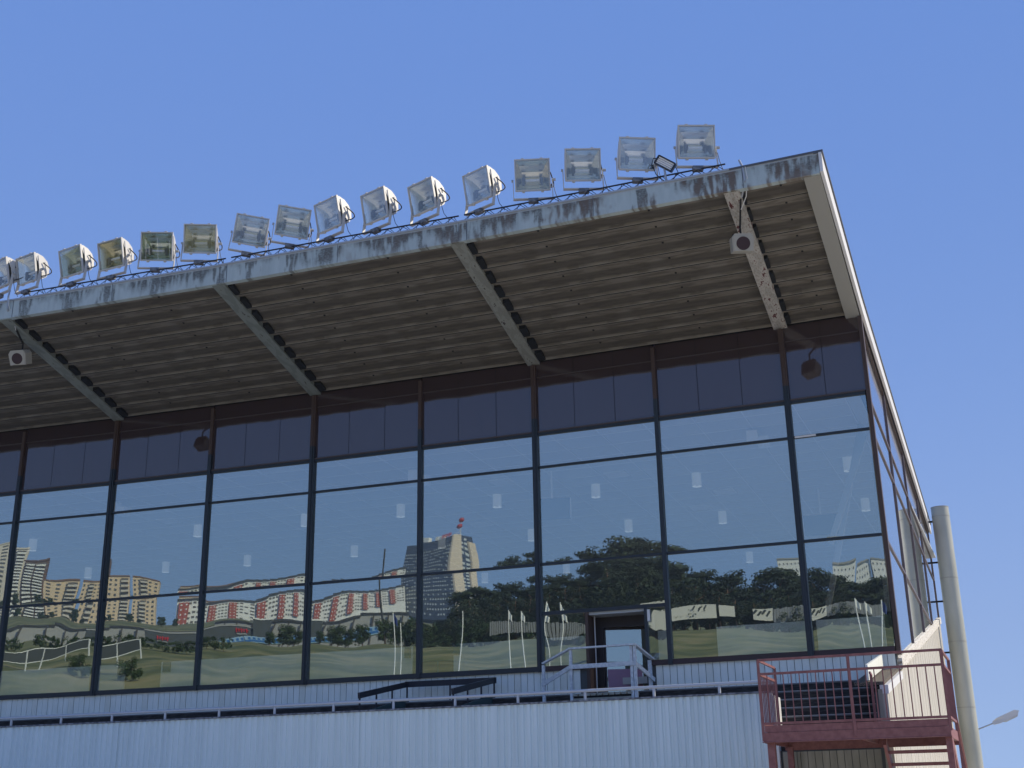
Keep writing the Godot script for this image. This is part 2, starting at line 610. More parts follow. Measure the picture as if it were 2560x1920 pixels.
# ---------------------------------------------------------------- glass front
func bent_pane(s0: float, s1: float, y0: float, y1: float, off: float, bow: float, wave: float, sd: int) -> ArrayMesh:
	# an insulating pane: bowed a few millimetres and slightly wavy, with the true normals of that shape
	var nx := 14
	var ny := 12
	var r := RandomNumberGenerator.new()
	r.seed = sd
	var px := r.randf() * TAU
	var py := r.randf() * TAU
	var k1 := r.randf_range(0.8, 1.5)
	var k2 := r.randf_range(0.9, 1.6)
	var w := s1 - s0
	var h := y1 - y0
	var lean_x := r.randf_range(-0.0007, 0.0007)
	var lean_y := r.randf_range(-0.0011, 0.0011)
	var a := P((s0 + s1) / 2, 0, 0)
	var yaw := yaw_of((s0 + s1) / 2)
	var ex := Vector3(cos(yaw), 0, -sin(yaw))
	var ez := Vector3(sin(yaw), 0, cos(yaw))
	var mb := MB.new()
	var pts := []
	var nrm := []
	for j in ny + 1:
		for i in nx + 1:
			var x := i / float(nx)
			var y := j / float(ny)
			# height field d(x, y) and its slopes
			var sy := -bow * (2.0 * y - 1.0)
			var d := -bow * h * (y * y - y)
			var e := 16.0 * x * x * (1 - x) * (1 - x)
			var f1 := TAU * k1
			var f2 := TAU * k2
			d += wave * e * w / f1 * sin(f1 * x + px) * cos(f2 * 0.6 * y + py)
			var sx := wave * cos(f1 * x + px) * cos(f2 * 0.6 * y + py)
			sy += wave * 1.3 * sin(f2 * y + py + 2.0 * sin(f1 * 0.7 * x + px)) * 0.8
			sx += lean_x
			sy += lean_y
			pts.append(a + ex * (x - 0.5) * w + ez * (off + d) + Vector3(0, y0 + y * h, 0))
			nrm.append((ez - ex * sx - Vector3(0, sy, 0)).normalized())
	for j in ny:
		for i in nx:
			var q := j * (nx + 1) + i
			mb.squad(pts[q], pts[q + 1], pts[q + nx + 2], pts[q + nx + 1], nrm[q], nrm[q + 1], nrm[q + nx + 2], nrm[q + nx + 1])
	return mb.mesh()


func build_glazing() -> void:
	var bays := []
	for k in range(-7, 2):
		bays.append([3.0 * k, 3.0 * k + 3.0])
	bays.append([6.0, 7.72])
	var sd := 10
	for b in bays:
		var s0: float = b[0] + 0.03
		var s1: float = b[1] - 0.03
		var rows := [[SILL, T3, 0.0048], [T3, T2, 0.0048], [T2, T1, 0.001]]
		for r in rows:
			sd += 1
			if b[0] == 0.0 and r[0] == SILL:
				putm("window_pane", bent_pane(s0, s1, 5.70, T3, 0.0, 0.0035, 0.0016, sd), M.glass, stand)
				putm("window_pane", bent_pane(s0, 1.10, SILL, 5.70, 0.0, 0.0025, 0.0016, sd + 400), M.glass, stand)
				putm("window_pane", bent_pane(2.52, s1, SILL, 5.70, 0.0, 0.0025, 0.0016, sd + 500), M.glass, stand)
			else:
				putm("window_pane", bent_pane(s0, s1, r[0], r[1], 0.0, r[2], 0.0019, sd), [M.glass, M.glass2, M.glass3][sd % 3], stand)
		# transoms of this bay
		part_box("transom", M.frame, s0, s1, -0.03, 0.035, T3 - 0.03, T3 + 0.03)
		part_box("transom", M.frame, s0, s1, -0.03, 0.035, T2 - 0.027, T2 + 0.027)
		part_box("transom", M.frame, s0, s1, -0.03, 0.04, T1 - 0.05, T1 + 0.02)
		part_box("drip_strip", M.trim, s0, s1, -0.02, 0.055, T1 + 0.02, T1 + 0.055)
		part_box("head_trim", M.trim, s0, s1, 0.004, 0.02, 11.40, 11.425)
		if b[0] != 0.0:
			part_box("sill_bar", M.sill if b[0] > 0 else M.frame, s0, s1, -0.04, 0.06, SILL - 0.09, SILL + 0.02)
		# dark metal panels above, a metre wide each
		var n := 3 if b[1] - b[0] > 2.0 else 2
		for i in n:
			var a := lerpf(b[0], b[1], i / float(n)) + 0.006
			var e := lerpf(b[0], b[1], (i + 1) / float(n)) - 0.006
			sd += 1
			putm("spandrel_panel", bent_pane(a, e, T1 + 0.055, 11.80, -0.004, rng.randf_range(-0.0035, 0.0035), 0.0011, sd), M.spandrel, stand)
		part_box("spandrel_backing", M.dark, s0, s1, -0.20, -0.05, T1 + 0.02, 11.9)
	for k in range(-7, 3):
		var s := 3.0 * k
		var heavy := k % 2 == 0
		var w := 0.065 if heavy else 0.048
		var mb := MB.new()
		var c := P(s, 0.02, 0)
		var yaw := -KAP * (s / 6.0) if heavy else yaw_of(s)
		var ex := Vector3(cos(yaw), 0, -sin(yaw))
		var ez := Vector3(sin(yaw), 0, cos(yaw))
		var split := 10.35 if heavy else 10.45
		mb.obox(c + Vector3(0, (SILL - 0.1 + split) / 2, 0), ex * w, Vector3(0, (split - SILL + 0.1) / 2, 0), ez * 0.07)
		if heavy:
			mb.obox(c + ez * 0.08 + Vector3(0, (SILL - 0.1 + split) / 2, 0), ex * 0.022, Vector3(0, (split - SILL + 0.1) / 2, 0), ez * 0.012)
		put("mullion", mb, M.frame, stand)
		mb = MB.new()
		mb.obox(c + Vector3(0, (split + 11.72) / 2, 0), ex * (w - 0.004), Vector3(0, (11.72 - split) / 2, 0), ez * 0.068)
		if heavy:
			mb.obox(c + ez * 0.077 + Vector3(0, (split + 11.72) / 2, 0), ex * 0.02, Vector3(0, (11.72 - split) / 2, 0), ez * 0.012)
		put("mullion_cover", mb, M.cover, stand)
	part_box("pale_strip", M.white, 6.09, 6.55, 0.036, 0.044, T2 - 0.022, T2 + 0.02)
	# corner post
	var cp := MB.new()
	fbox(cp, 7.715, 7.80, -0.13, 0.06, SILL - 0.15, 11.75)
	put("corner_post", cp, M.cover, stand)
	# door niche
	part_box("transom", M.frame, 0.06, 2.95, -0.04, 0.05, 5.66, 5.74)
	part_box("niche_post", M.cover, 1.09, 1.16, -0.55, 0.05, 3.86, 5.66)
	part_box("niche_post", M.frame, 2.46, 2.53, -0.55, 0.05, 3.86, 5.66)
	part_box("sill_bar", M.sill, 0.05, 1.09, -0.04, 0.06, SILL - 0.09, SILL + 0.02)
	part_box("sill_bar", M.sill, 2.53, 2.95, -0.04, 0.06, SILL - 0.09, SILL + 0.02)
	part_box("niche_soffit", M.towerpane, 1.16, 2.46, -0.50, -0.02, 5.60, 5.66)
	part_box("niche_lintel", M.doorframe, 1.16, 2.46, -0.60, -0.50, 5.36, 5.66)
	part_box("niche_jamb", M.doorframe, 1.16, 1.34, -0.60, -0.50, 3.86, 5.36)
	part_box("niche_jamb", M.doorframe, 2.42, 2.46, -0.60, -0.50, 3.86, 5.36)
	part_box("niche_floor", M.inner, 1.09, 2.53, -0.6, 0.0, 3.78, 3.86)
	part_box("reflection_line", M.white, 1.20, 1.222, -0.30, -0.28, 3.86, 5.6)  # white strip painted in for a reflection in the niche glass
	part_box("notice", M.white, 2.535, 2.60, 0.052, 0.06, 5.36, 5.62)
	# the door leaf stands ajar: it shows the sky to the right
	var d := Node3D.new()
	d.name = "door"
	stand.add_child(d)
	d.position = P(1.34, -0.55, 3.88)
	d.rotation.y = deg_to_rad(17.0)
	var f := MB.new()
	for q in [[0.02, 0.74, 0.04, 1.48], [1.06, 0.74, 0.04, 1.48], [0.54, 0.02, 1.08, 0.05], [0.54, 1.46, 1.08, 0.05]]:
		f.box(Vector3(q[0], q[1], 0), Vector3(q[2], q[3], 0.05))
	put("frame", f, M.doorframe, d)
	f = MB.new()
	f.quad(Vector3(0.04, 0.04, 0), Vector3(1.04, 0.04, 0), Vector3(1.04, 1.44, 0), Vector3(0.04, 1.44, 0))
	put("pane", f, M.glass, d)
	f = MB.new()
	f.box(Vector3(0.44, 0.33, 0.012), Vector3(0.78, 0.46, 0.006))
	put("pink_reflection", f, M.pink, d)  # pink panel stands in for a reflection in the door glass
	f = MB.new()
	f.box(Vector3(1.0, 0.72, 0.05), Vector3(0.03, 0.2, 0.05))
	put("handle", f, M.galv, d)


# ---------------------------------------------------------------- cladding and terrace under the glass
func build_below_glass() -> void:
	# a lip under the sill, then upright boards
	var s := -20.9
	var i := 0
	var low := MB.new()
	fbox_seg(low, -20.9, 1.09, -0.12, -0.02, 3.30, SILL - 0.09)
	fbox_seg(low, 2.53, 7.70, -0.12, -0.02, 3.30, SILL - 0.09)
	put("board_backing", low, M.backing, stand)
	while s < 7.60:
		var e := s + 0.157
		var crosses := floorf(s / 6.0) != floorf(e / 6.0)
		if not (e > 1.06 and s < 2.56):
			var y0 := 3.87
			if s > -4.05 and s < 2.9:
				y0 = 3.32
			var mb := MB.new()
			var j := 0.004 * sin(i * 2.7)
			if crosses:
				fbox_seg(mb, s + 0.006, e - 0.006, -0.02, 0.004 + j, y0, SILL - 0.092)
			else:
				fbox(mb, s + 0.006, e - 0.006, -0.02, 0.004 + j, y0, SILL - 0.092)
			put("cladding_board", mb, M.board if i % 7 != 3 else M.board2, stand)
		s = e
		i += 1
	# dark stepped terrace in front, seen from below as risers
	for k in 6:
		var o0 := 0.02 + 0.46 * k
		var y1 := 3.84 - 0.19 * k
		part_box("terrace_step", M.step, -20.9, 7.66, o0 - 0.02 if k == 0 else o0, o0 + 0.46, y1 - 0.45, y1)
		part_box("tread", M.tread, -20.9, 7.66, o0 + 0.001, o0 + 0.455, y1 + 0.001, y1 + 0.012)  # unseen pale tops added to bounce light onto the cladding
		part_box("step_nosing", M.nosing, -20.9, 7.66, o0 + 0.46, o0 + 0.472, y1 - 0.022, y1 + 0.002)
	part_box("terrace_slab", M.backing, -20.9, 7.66, -0.6, 2.9, 2.0, 2.44)


# ---------------------------------------------------------------- roof
func under(off: float) -> float:
	return SOFF + RISE * off


func build_roof() -> void:
	var edges := [-21.0, -18.0, -12.0, -6.0, 0.0, 6.0, 7.78]
	var beam_mats := []
	for q in [[Color(0.20, 0.215, 0.19), 0.15, 3], [Color(0.19, 0.21, 0.19), 0.2, 5], [Color(0.235, 0.24, 0.21), 0.75, 8], [Color(0.40, 0.375, 0.33), 1.25, 11]]:
		var m := mat(Color.WHITE, 0.6)
		m.albedo_texture = flaked_texture(q[0], q[1], q[2], Color(0.035, 0.02, 0.018) if q[2] < 11 else Color(0.11, 0.03, 0.028))
		beam_mats.append(m)
	var hs := [-18.0, -12.0, -6.0, 0.0, 6.0]
	for i in hs.size():
		var s: float = hs[i]
		var mb := MB.new()
		var w := 0.155
		var yw := -KAP * s / 6.0 if s > -18 else yaw_of(s)
		var ex := Vector3(cos(yw), 0, -sin(yw))
		var a := P(s, 0.0, under(0.0))
		var b := P(s, 4.80, under(4.80))
		var up := Vector3(0, 0.26, 0)
		# underside first, with its own texture run
		mb.quad(a - ex * w, a + ex * w, b + ex * w, b - ex * w, Vector2(0, 0), Vector2(0, 1), Vector2(1, 1), Vector2(1, 0))
		mb.quad(a + ex * w, a + ex * w + up, b + ex * w + up, b + ex * w, Vector2(0, 0), Vector2(0, .5), Vector2(1, .5), Vector2(1, 0))
		mb.quad(b - ex * w, b - ex * w + up, a - ex * w + up, a - ex * w, Vector2(1, 0), Vector2(1, .5), Vector2(0, .5), Vector2(0, 0))
		mb.quad(b - ex * w, b + ex * w, b + ex * w + up, b - ex * w + up)
		mb.quad(a + ex * w, a - ex * w, a - ex * w + up, a + ex * w + up)
		put("roof_beam", mb, beam_mats[mini(maxi(i - 1, 0), 3)], stand)
	# the plain beam that closes the canopy on the right
	var eb := MB.new()
	eb.hexa([PE(7.46, 4.80, under(4.8)), PE(7.78, 4.80, under(4.8)), PE(7.76, 0.0, under(0)), PE(7.46, 0.0, under(0)),
		PE(7.46, 4.80, under(4.8) + 0.3), PE(7.78, 4.80, under(4.8) + 0.3), PE(7.76, 0.0, under(0) + 0.3), PE(7.46, 0.0, under(0) + 0.3)])
	put("end_beam", eb, M.edgebeam, stand)
	# profiled deck: one panel per rib and bay
	var per := 0.5315
	for b in edges.size() - 1:
		for k in 9:
			var o := 4.80 - per * k
			var prof := [[0.0, 0.0, 0.0], [0.03, 0.0, 0.06], [0.055, 0.045, 0.11], [0.27, 0.075, 0.5], [0.475, 0.04, 0.88], [0.50, 0.0, 0.94], [0.5315, 0.0, 1.0]]
			var mb := MB.new()
			var dy := 0.075
			var ua: float = edges[b] * 0.11 + k * 0.377
			var ub: float = edges[b + 1] * 0.11 + k * 0.377
			for j in prof.size() - 1:
				var oa: float = o - prof[j][0]
				var ob: float = o - prof[j + 1][0]
				var ya: float = under(oa) + dy + prof[j][1]
				var yb: float = under(ob) + dy + prof[j + 1][1]
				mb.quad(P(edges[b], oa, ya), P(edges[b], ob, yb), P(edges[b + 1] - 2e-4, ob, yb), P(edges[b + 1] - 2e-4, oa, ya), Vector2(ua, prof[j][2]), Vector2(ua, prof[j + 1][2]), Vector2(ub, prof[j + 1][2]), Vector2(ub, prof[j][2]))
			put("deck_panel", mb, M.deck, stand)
			mb = MB.new()
			mb.hexa([P(edges[b], o + 0.012, under(o) + dy - 0.004), P(edges[b + 1] - 2e-4, o + 0.012, under(o) + dy - 0.004), P(edges[b + 1] - 2e-4, o - 0.012, under(o) + dy - 0.006), P(edges[b], o - 0.012, under(o) + dy - 0.006),
				P(edges[b], o + 0.008, under(o) + dy + 0.02), P(edges[b + 1] - 2e-4, o + 0.008, under(o) + dy + 0.02), P(edges[b + 1] - 2e-4, o - 0.008, under(o) + dy + 0.02), P(edges[b], o - 0.008, under(o) + dy + 0.02)])
			if k > 0:
				put("deck_joint", mb, M.rubber_void, stand)
			if edges[b] > -13.0:
				for f in ([0.30, 0.70] if b < 5 else [0.55]):
					var hs0: float = lerpf(edges[b], edges[b + 1], f)
					mb = MB.new()
					mb.hexa([P(hs0 - 0.02, o - 0.24, under(o - 0.24) + dy + 0.06), P(hs0 + 0.02, o - 0.24, under(o - 0.24) + dy + 0.06), P(hs0 + 0.02, o - 0.28, under(o - 0.28) + dy + 0.06), P(hs0 - 0.02, o - 0.28, under(o - 0.28) + dy + 0.06),
						P(hs0 - 0.02, o - 0.24, under(o - 0.24) + dy + 0.1), P(hs0 + 0.02, o - 0.24, under(o - 0.24) + dy + 0.1), P(hs0 + 0.02, o - 0.28, under(o - 0.28) + dy + 0.1), P(hs0 - 0.02, o - 0.28, under(o - 0.28) + dy + 0.1)])
					put("drain_plug", mb, M.rubber_void, stand)
			if edges[b] > -18.5:
				# added dark blocks standing in for the shaded trough voids beside the beam
				var s0: float = edges[b] + (0.16 if b < 6 else 0.0)
				var s1 := s0 + (0.17 if edges[b] < 5.0 else 0.10)
				if k < 9 and edges[b] < 7.0:
					var f := MB.new()
					var q0 := o - 0.17
					var q1 := o - 0.50
					f.hexa([P(s0, q0, under(q0) + dy - 0.035), P(s1, q0, under(q0) + dy - 0.01), P(s1, q1, under(q1) + dy - 0.01), P(s0, q1, under(q1) + dy - 0.035),
						P(s0, q0, under(q0) + dy + 0.12), P(s1, q0, under(q0) + dy + 0.12), P(s1, q1, under(q1) + dy + 0.12), P(s0, q1, under(q1) + dy + 0.12)])
					put("void_shade", f, M.rubber_void, stand)
		# slab above
		var sl := MB.new()
		var e0: float = edges[b]
		var e1: float = edges[b + 1] - 2e-4
		sl.hexa([P(e0, 4.80, under(4.8) + 0.21), P(e1, 4.80, under(4.8) + 0.21), P(e1, 0, under(0) + 0.21), P(e0, 0, under(0) + 0.21),
			P(e0, 4.80, 13.34), P(e1, 4.80, 13.34), P(e1, 0, 12.20), P(e0, 0, 12.20)])
		var eb2 := e1 if b < edges.size() - 2 else wall_s(-21.5) + 0.06
		sl.hexa([P(e0, 0, under(0) + 0.21), P(e1, 0, under(0) + 0.21), P(eb2, -21.5, 10.98), P(e0, -21.5, 10.98),
			P(e0, 0, 12.20), P(e1, 0, 12.20), P(eb2, -21.5, 11.25), P(e0, -21.5, 11.25)])
		put("roof_slab", sl, M.roofskin, stand)
	# fascia along the front edge
	var fm := mat(Color.WHITE, 0.55)
	fm.albedo_texture = fascia_texture(1.0, 17)
	fm.texture_repeat = true
	for b in edges.size() - 1:
		var e0: float = edges[b]
		var e1: float = edges[b + 1]
		var u0 := (e0 + 21.0) / 29.0
		var u1 := (e1 + 21.0) / 29.0
		var mb := MB.new()
		var y0 := 12.92
		var y1 := 13.37
		mb.quad(P(e0, 4.86, y0), P(e1, 4.86, y0), P(e1, 4.86, y1), P(e0, 4.86, y1), Vector2(u0, 1), Vector2(u1, 1), Vector2(u1, 0), Vector2(u0, 0))
		mb.quad(P(e0, 4.72, y0), P(e1, 4.72, y0), P(e1, 4.86, y0), P(e0, 4.86, y0), Vector2(u0, .97), Vector2(u1, .97), Vector2(u1, 1), Vector2(u0, 1))
		mb.quad(P(e1, 4.79, y0), P(e0, 4.79, y0), P(e0, 4.79, y1), P(e1, 4.79, y1), Vector2(u1, 1), Vector2(u0, 1), Vector2(u0, 0), Vector2(u1, 0))
		put("fascia_panel", mb, fm, stand)
		part_box("edge_flashing", M.galv if e0 < 5.9 else M.flash, e0, e1, 4.74, 4.885, 13.365, 13.40)
		if e0 > -20:
			part_box("fascia_joint", M.flash, e0 + 0.30, e0 + 0.312, 4.858, 4.866, 12.925, 13.36)
	for k in 5:
		part_box("fascia_joint", M.flash, -9.0 + 3.0 * k + 0.12, -9.0 + 3.0 * k + 0.128, 4.858, 4.865, 12.925, 13.36)
	# bright verge on the right-hand end
	var ve := MB.new()
	var pts := [[4.885, 13.40, 12.94], [0.0, 12.24, 11.80], [-21.5, 11.30, 10.92]]
	for i in 2:
		var a: Array = pts[i]
		var b: Array = pts[i + 1]
		var sa := 7.80 + EK * minf(a[0], 0.0) + 0.02
		var sb := 7.80 + EK * minf(b[0], 0.0) + 0.02
		ve.hexa([PE(sa - 0.03, a[0], a[2]), PE(sa + 0.03, a[0], a[2]), PE(sb + 0.03, b[0], b[2]), PE(sb - 0.03, b[0], b[2]),
			PE(sa - 0.03, a[0], a[1] - 0.05), PE(sa + 0.03, a[0], a[1] - 0.05), PE(sb + 0.03, b[0], b[1] - 0.05), PE(sb - 0.03, b[0], b[1] - 0.05)])
	put("verge_board", ve, M.white, stand)
	ve = MB.new()
	for i in 2:
		var a: Array = pts[i]
		var b: Array = pts[i + 1]
		var sa := 7.80 + EK * minf(a[0], 0.0) + 0.02
		var sb := 7.80 + EK * minf(b[0], 0.0) + 0.02
		ve.hexa([PE(sa - 0.12, a[0], a[1] - 0.048), PE(sa + 0.06, a[0], a[1] - 0.048), PE(sb + 0.06, b[0], b[1] - 0.048), PE(sb - 0.12, b[0], b[1] - 0.048),
			PE(sa - 0.12, a[0], a[1]), PE(sa + 0.06, a[0], a[1]), PE(sb + 0.06, b[0], b[1]), PE(sb - 0.12, b[0], b[1])])
	put("verge_flashing", ve, M.flash, stand)


# ---------------------------------------------------------------- right-hand end wall
func rake(off: float) -> float:
	return 4.0 - 0.165 * off


func build_end_wall() -> void:
	var ms := [-0.06, -5.3, -10.7, -16.0, -21.4]
	var head := func(off: float) -> float: return lerpf(11.75, 10.85, -off / 21.5)
	var sd := 900
	for i in 4:
		var a: float = ms[i] - 0.05
		var b: float = ms[i + 1] + 0.05
		var levels := [[T1 + 0.04, 99.0], [T2, T1 - 0.04], [T3, T2], [-99.0, T3]]
		for r in levels.size():
			var q := []
			for o in [b, a]:
				var lo: float = maxf(levels[r][0], rake(o) + 0.28)
				var hi: float = minf(levels[r][1], head.call(o))
				q.append([o, lo, hi])
			if q[0][1] >= q[0][2] - 0.05:
				q[0][2] = q[0][1]
			if q[0][1] > q[0][2] and q[1][1] > q[1][2]:
				continue
			var mb := MB.new()
			var tw := rng.randf_range(-0.004, 0.004)
			mb.quad(PE(wall_s(q[1][0]) + tw, q[1][0], q[1][1]), PE(wall_s(q[0][0]), q[0][0], q[0][1]), PE(wall_s(q[0][0]), q[0][0], q[0][2]), PE(wall_s(q[1][0]) + tw, q[1][0], q[1][2]))
			put("end_spandrel" if r == 0 else "end_window_pane", mb, M.endspandrel if r == 0 else M.endglass, stand)
			if r == 0:
				mb = MB.new()
				ebox(mb, -0.16, -0.05, Vector2(a, T1), Vector2(b, T1), 1.0)
				put("spandrel_backing", mb, M.dark, stand)
		for y in [T1, T2, T3]:
			var o_end := b
			if rake(b) + 0.28 > y:
				o_end = -(y - 0.28 - 4.0) / 0.165
			if o_end > a:
				continue
			var t := MB.new()
			ebox(t, -0.02, 0.03, Vector2(a, y - 0.03), Vector2(o_end, y - 0.03), 0.06)
			put("end_transom", t, M.endframe, stand)
		var m := MB.new()
		var o: float = ms[i + 1]
		ebox(m, -0.03, 0.035, Vector2(o + 0.05, rake(o)), Vector2(o - 0.05, rake(o)), head.call(o) - rake(o) + 0.1)
		put("end_mullion", m, M.endframe, stand)
	var hd := MB.new()
	ebox(hd, -0.05, 0.03, Vector2(-0.1, 11.72), Vector2(-21.4, 10.83), 0.12)
	put("head_rail", hd, M.cover, stand)
	# raked white coping above ribbed cream boards
	var c := MB.new()
	ebox(c, -0.12, 0.07, Vector2(-0.15, rake(-0.15) + 0.05), Vector2(-21.5, rake(-21.5) + 0.05), 0.22)
	put("coping", c, M.coping, stand)
	c = MB.new()
	ebox(c, -0.10, 0.05, Vector2(2.98, rake(2.98) - 0.14), Vector2(-0.15, rake(-0.15) - 0.14), 0.15)
	put("white_edging", c, M.white, stand)
	c = MB.new()
	ebox(c, -0.55, -0.02, Vector2(2.95, rake(2.95) + 0.012), Vector2(0.0, rake(0.0) + 0.012), 0.06)
	put("mossy_ledge", c, M.moss, stand)
	var o := 2.98
	var i := 0
	while o > -21.4:
		var w := 0.30
		var mb := MB.new()
		var a := o - 0.006
		var b := o - w + 0.006
		mb.hexa([PE(wall_s(b) - 0.06, b, 0.02), PE(wall_s(a) - 0.06, a, 0.02), PE(wall_s(a) + 0.02 + 0.004 * sin(i * 1.9), a, 0.02), PE(wall_s(b) + 0.02, b, 0.02),
			PE(wall_s(b) - 0.06, b, rake(b) - 0.0), PE(wall_s(a) - 0.06, a, rake(a) - 0.0), PE(wall_s(a) + 0.02 + 0.004 * sin(i * 1.9), a, rake(a) - 0.0), PE(wall_s(b) + 0.02, b, rake(b) - 0.0)])
		put("end_board", mb, M.cream, stand)
		o -= w
		i += 1
	var bk := MB.new()
	ebox(bk, -0.20, -0.08, Vector2(2.95, 0.0), Vector2(-21.4, 0.0), 3.4)
	ebox(bk, -0.20, -0.08, Vector2(-3.0, 3.4), Vector2(-21.4, 3.4), 0.9)
	put("end_backing", bk, M.backing, stand)
	# front end of the terrace side and the wall under the gate
	part_box("terrace_end", M.creamdark, 7.58, 7.66, 2.85, 2.98, 0.02, 3.45)
	var s := 5.70
	while s < 7.55:
		part_box("gate_wall_board", M.creamdark, s + 0.005, s + 0.125, 2.86, 2.92, 0.02, 2.42)
		s += 0.13
	# timber kick board on the terrace side, on short posts
	var kb := MB.new()
	kb.hexa([PE(7.40, 2.9, 3.62), PE(7.44, 2.9, 3.62), PE(7.44, 0.05, 4.10), PE(7.40, 0.05, 4.10), PE(7.40, 2.9, 3.90), PE(7.44, 2.9, 3.90), PE(7.44, 0.05, 4.37), PE(7.40, 0.05, 4.37)])
	put("kick_board", kb, M.board2, stand)
	for k in 6:
		var po := 0.2 + 0.5 * k
		part_box("kick_post", M.dark, 7.41, 7.43, po, po + 0.025, 3.3, 4.05 - 0.16 * po)


# ---------------------------------------------------------------- inside, seen faintly through the glass
func build_interior() -> void:
	part_box("ceiling", M.ceiling, -24.0, 7.55, -21.3, -0.12, T1 - 0.01, T1 + 0.03)
	part_box("interior_floor", M.floor, -24.0, 7.45, -21.3, -0.65, 4.1, 4.25)
	part_box("rear_wall", M.inner, -24.0, 7.30, -21.5, -21.3, 0.0, 11.2)
	part_box("left_end_wall", M.inner, -24.0, -23.8, -21.3, -0.1, 0.0, 11.7)
	var s := -22.8
	while s < 7.4:
		part_box("ceiling_bar", M.tbar, s - 0.012, s + 0.012, -20.9, -0.2, T1 - 0.022, T1 - 0.012)
		s += 1.155
	for k in 22:
		var o := -0.62 - 0.92 * k
		part_box("ceiling_bar", M.tbar, -23.0, 7.2, o - 0.011, o + 0.011, T1 - 0.021, T1 - 0.0115)
	for q in [[0.42, -4.1], [1.6, -9.0], [2.7, -7.3], [-2.6, -3.6], [-5.1, -8.4], [-8.6, -4.6], [-10.2, -8.8], [-13.4, -4.2]]:
		part_box("ceiling_light_panel", M.tbar, q[0], q[0] + 0.6, q[1] - 0.6, q[1], T1 - 0.03, T1 - 0.011)
	# waist-high counter fronts just behind the panes
	for q in [[-18.0, -15.4], [-15.25, -12.45], [-12.18, -11.40], [-10.32, -9.37], [-9.18, -6.33], [-6.08, -3.35], [-2.29, -0.21], [-0.01, 0.95], [2.64, 2.85], [3.96, 5.95], [6.10, 7.5]]:
		part_box("counter_front", M.counter, q[0], q[1], -0.42, -0.38, 4.25, 5.20)
	for q in [[-11.58, -11.37], [-10.24, -10.03], [-3.53, -3.39], [-2.29, -2.13]]:
		part_box("wall_box", M.teal, q[0], q[1], -0.375, -0.32, 4.94, 5.19)
	# ceiling lamps: white cylinders in rows
	var lamp := thing("ceiling_lamp", "", "ceiling lamp", Vector3.ZERO, 0.0, "white cylinder ceiling lamps behind the glass")
	lamp.set_meta("stem", "ceiling_lamp")
	var mb := MB.new()
	mb.tube(Vector3(0, -0.36, 0), Vector3(0, 0, 0), 0.125, 0.125, 20, false)
	mb.tube(Vector3(0, -0.36, 0), Vector3(0, -0.30, 0), 0.112, 0.112, 20, false)
	put("lamp_body", mb, M.lampglow, lamp)
	mb = MB.new()
	for k in 20:
		var t0 := TAU * k / 20
		var t1 := TAU * (k + 1) / 20
		var a := Vector3(cos(t0), 0, sin(t0))
		var b := Vector3(cos(t1), 0, sin(t1))
		mb.quad(Vector3(0, -0.36, 0) + a * 0.112, Vector3(0, -0.36, 0) + b * 0.112, Vector3(0, -0.36, 0) + b * 0.125, Vector3(0, -0.36, 0) + a * 0.125)
		mb.tri(Vector3(0, -0.30, 0), Vector3(0, -0.30, 0) + a * 0.112, Vector3(0, -0.30, 0) + b * 0.112)
	put("lamp_ring", mb, M.lampring, lamp)
	mb = MB.new()
	mb.tube(Vector3(0, -0.335, 0), Vector3(0, -0.302, 0), 0.05, 0.06, 12)
	put("socket", mb, M.grating, lamp)
	var at := [[6.56, -5.33, "in the narrow corner pane, the nearer of two"], [6.37, -10.3, "in the narrow corner pane, the deeper of two"], [2.70, -5.25, "in the pane above the door's right side"], [2.37, -10.16, "low in the pane left of the last wide mullion"],
		[-0.03, -5.26, "upper one above the tree crowns"], [-0.35, -10.06, "lower one just above the tree crowns"], [-2.96, -5.27, "right above the red balls' pane"], [-3.59, -10.13, "beside the mullion right of the tower's reflection"], [-5.97, -5.26, "left of the tower, higher pane middle"],
		[-6.45, -10.03, "overlapping the mirrored tower top"], [-9.0, -5.30, "left of the dark mast, higher one"], [-9.70, -10.2, "left of the dark mast, lower one"], [-12.6, -5.35, "above the pale tan apartment blocks, higher one"], [-13.57, -10.25, "above the pale tan apartment blocks, lower one"], [-15.8, -5.3, "above the white balcony block, higher one"], [-16.82, -10.26, "above the white balcony block, lower one"], [-18.6, -5.3, "beside the tall grey tower's top"], [-19.97, -10.17, "deep behind the leftmost panes"], [1.89, -17.04, "farthest back, over the door"], [-4.32, -16.2, "farthest back, beside the tree line's left end"], [-7.40, -16.87, "farthest back, left of the tower base"]]
	for k in at.size():
		var p := P(at[k][0], at[k][1], T1 - 0.012)
		var l := "white cylinder ceiling lamp " + String(at[k][2])
		if k == 0:
			lamp.position = p
			lamp.set_meta("label", l)
		else:
			twin(lamp, p, 0.0, l)
	# projectors and screens hung from the ceiling
	var pj := thing("projector", "white box projector hung in the high pane above the pale apartment blocks", "projector", P(-13.0, -1.6, T1 - 0.02), 0.0, "white projectors under the ceiling")
	pj.set_meta("stem", "projector")
	mb = MB.new()
	mb.box(Vector3(0, -0.22, 0), Vector3(0.26, 0.30, 0.2))
	put("box", mb, M.lampwhite, pj)
	mb = MB.new()
	mb.box(Vector3(0.24, -0.34, -0.1), Vector3(0.26, 0.22, 0.3))
	put("bracket", mb, M.tbar, pj)
	twin(pj, P(-3.9, -1.6, T1 - 0.02), 0.0, "white box projector hung in the high pane above the red balls")
	twin(pj, P(4.9, -1.6, T1 - 0.02), 0.0, "white box projector hung in the pane left of the last wide mullion")
	var tv := thing("television", "dark television hung behind the pane right of the tower's mullion", "television", P(-0.65, -3.2, 8.9), deg_to_rad(12))
	tv.set_meta("stem", "television")
	mb = MB.new()
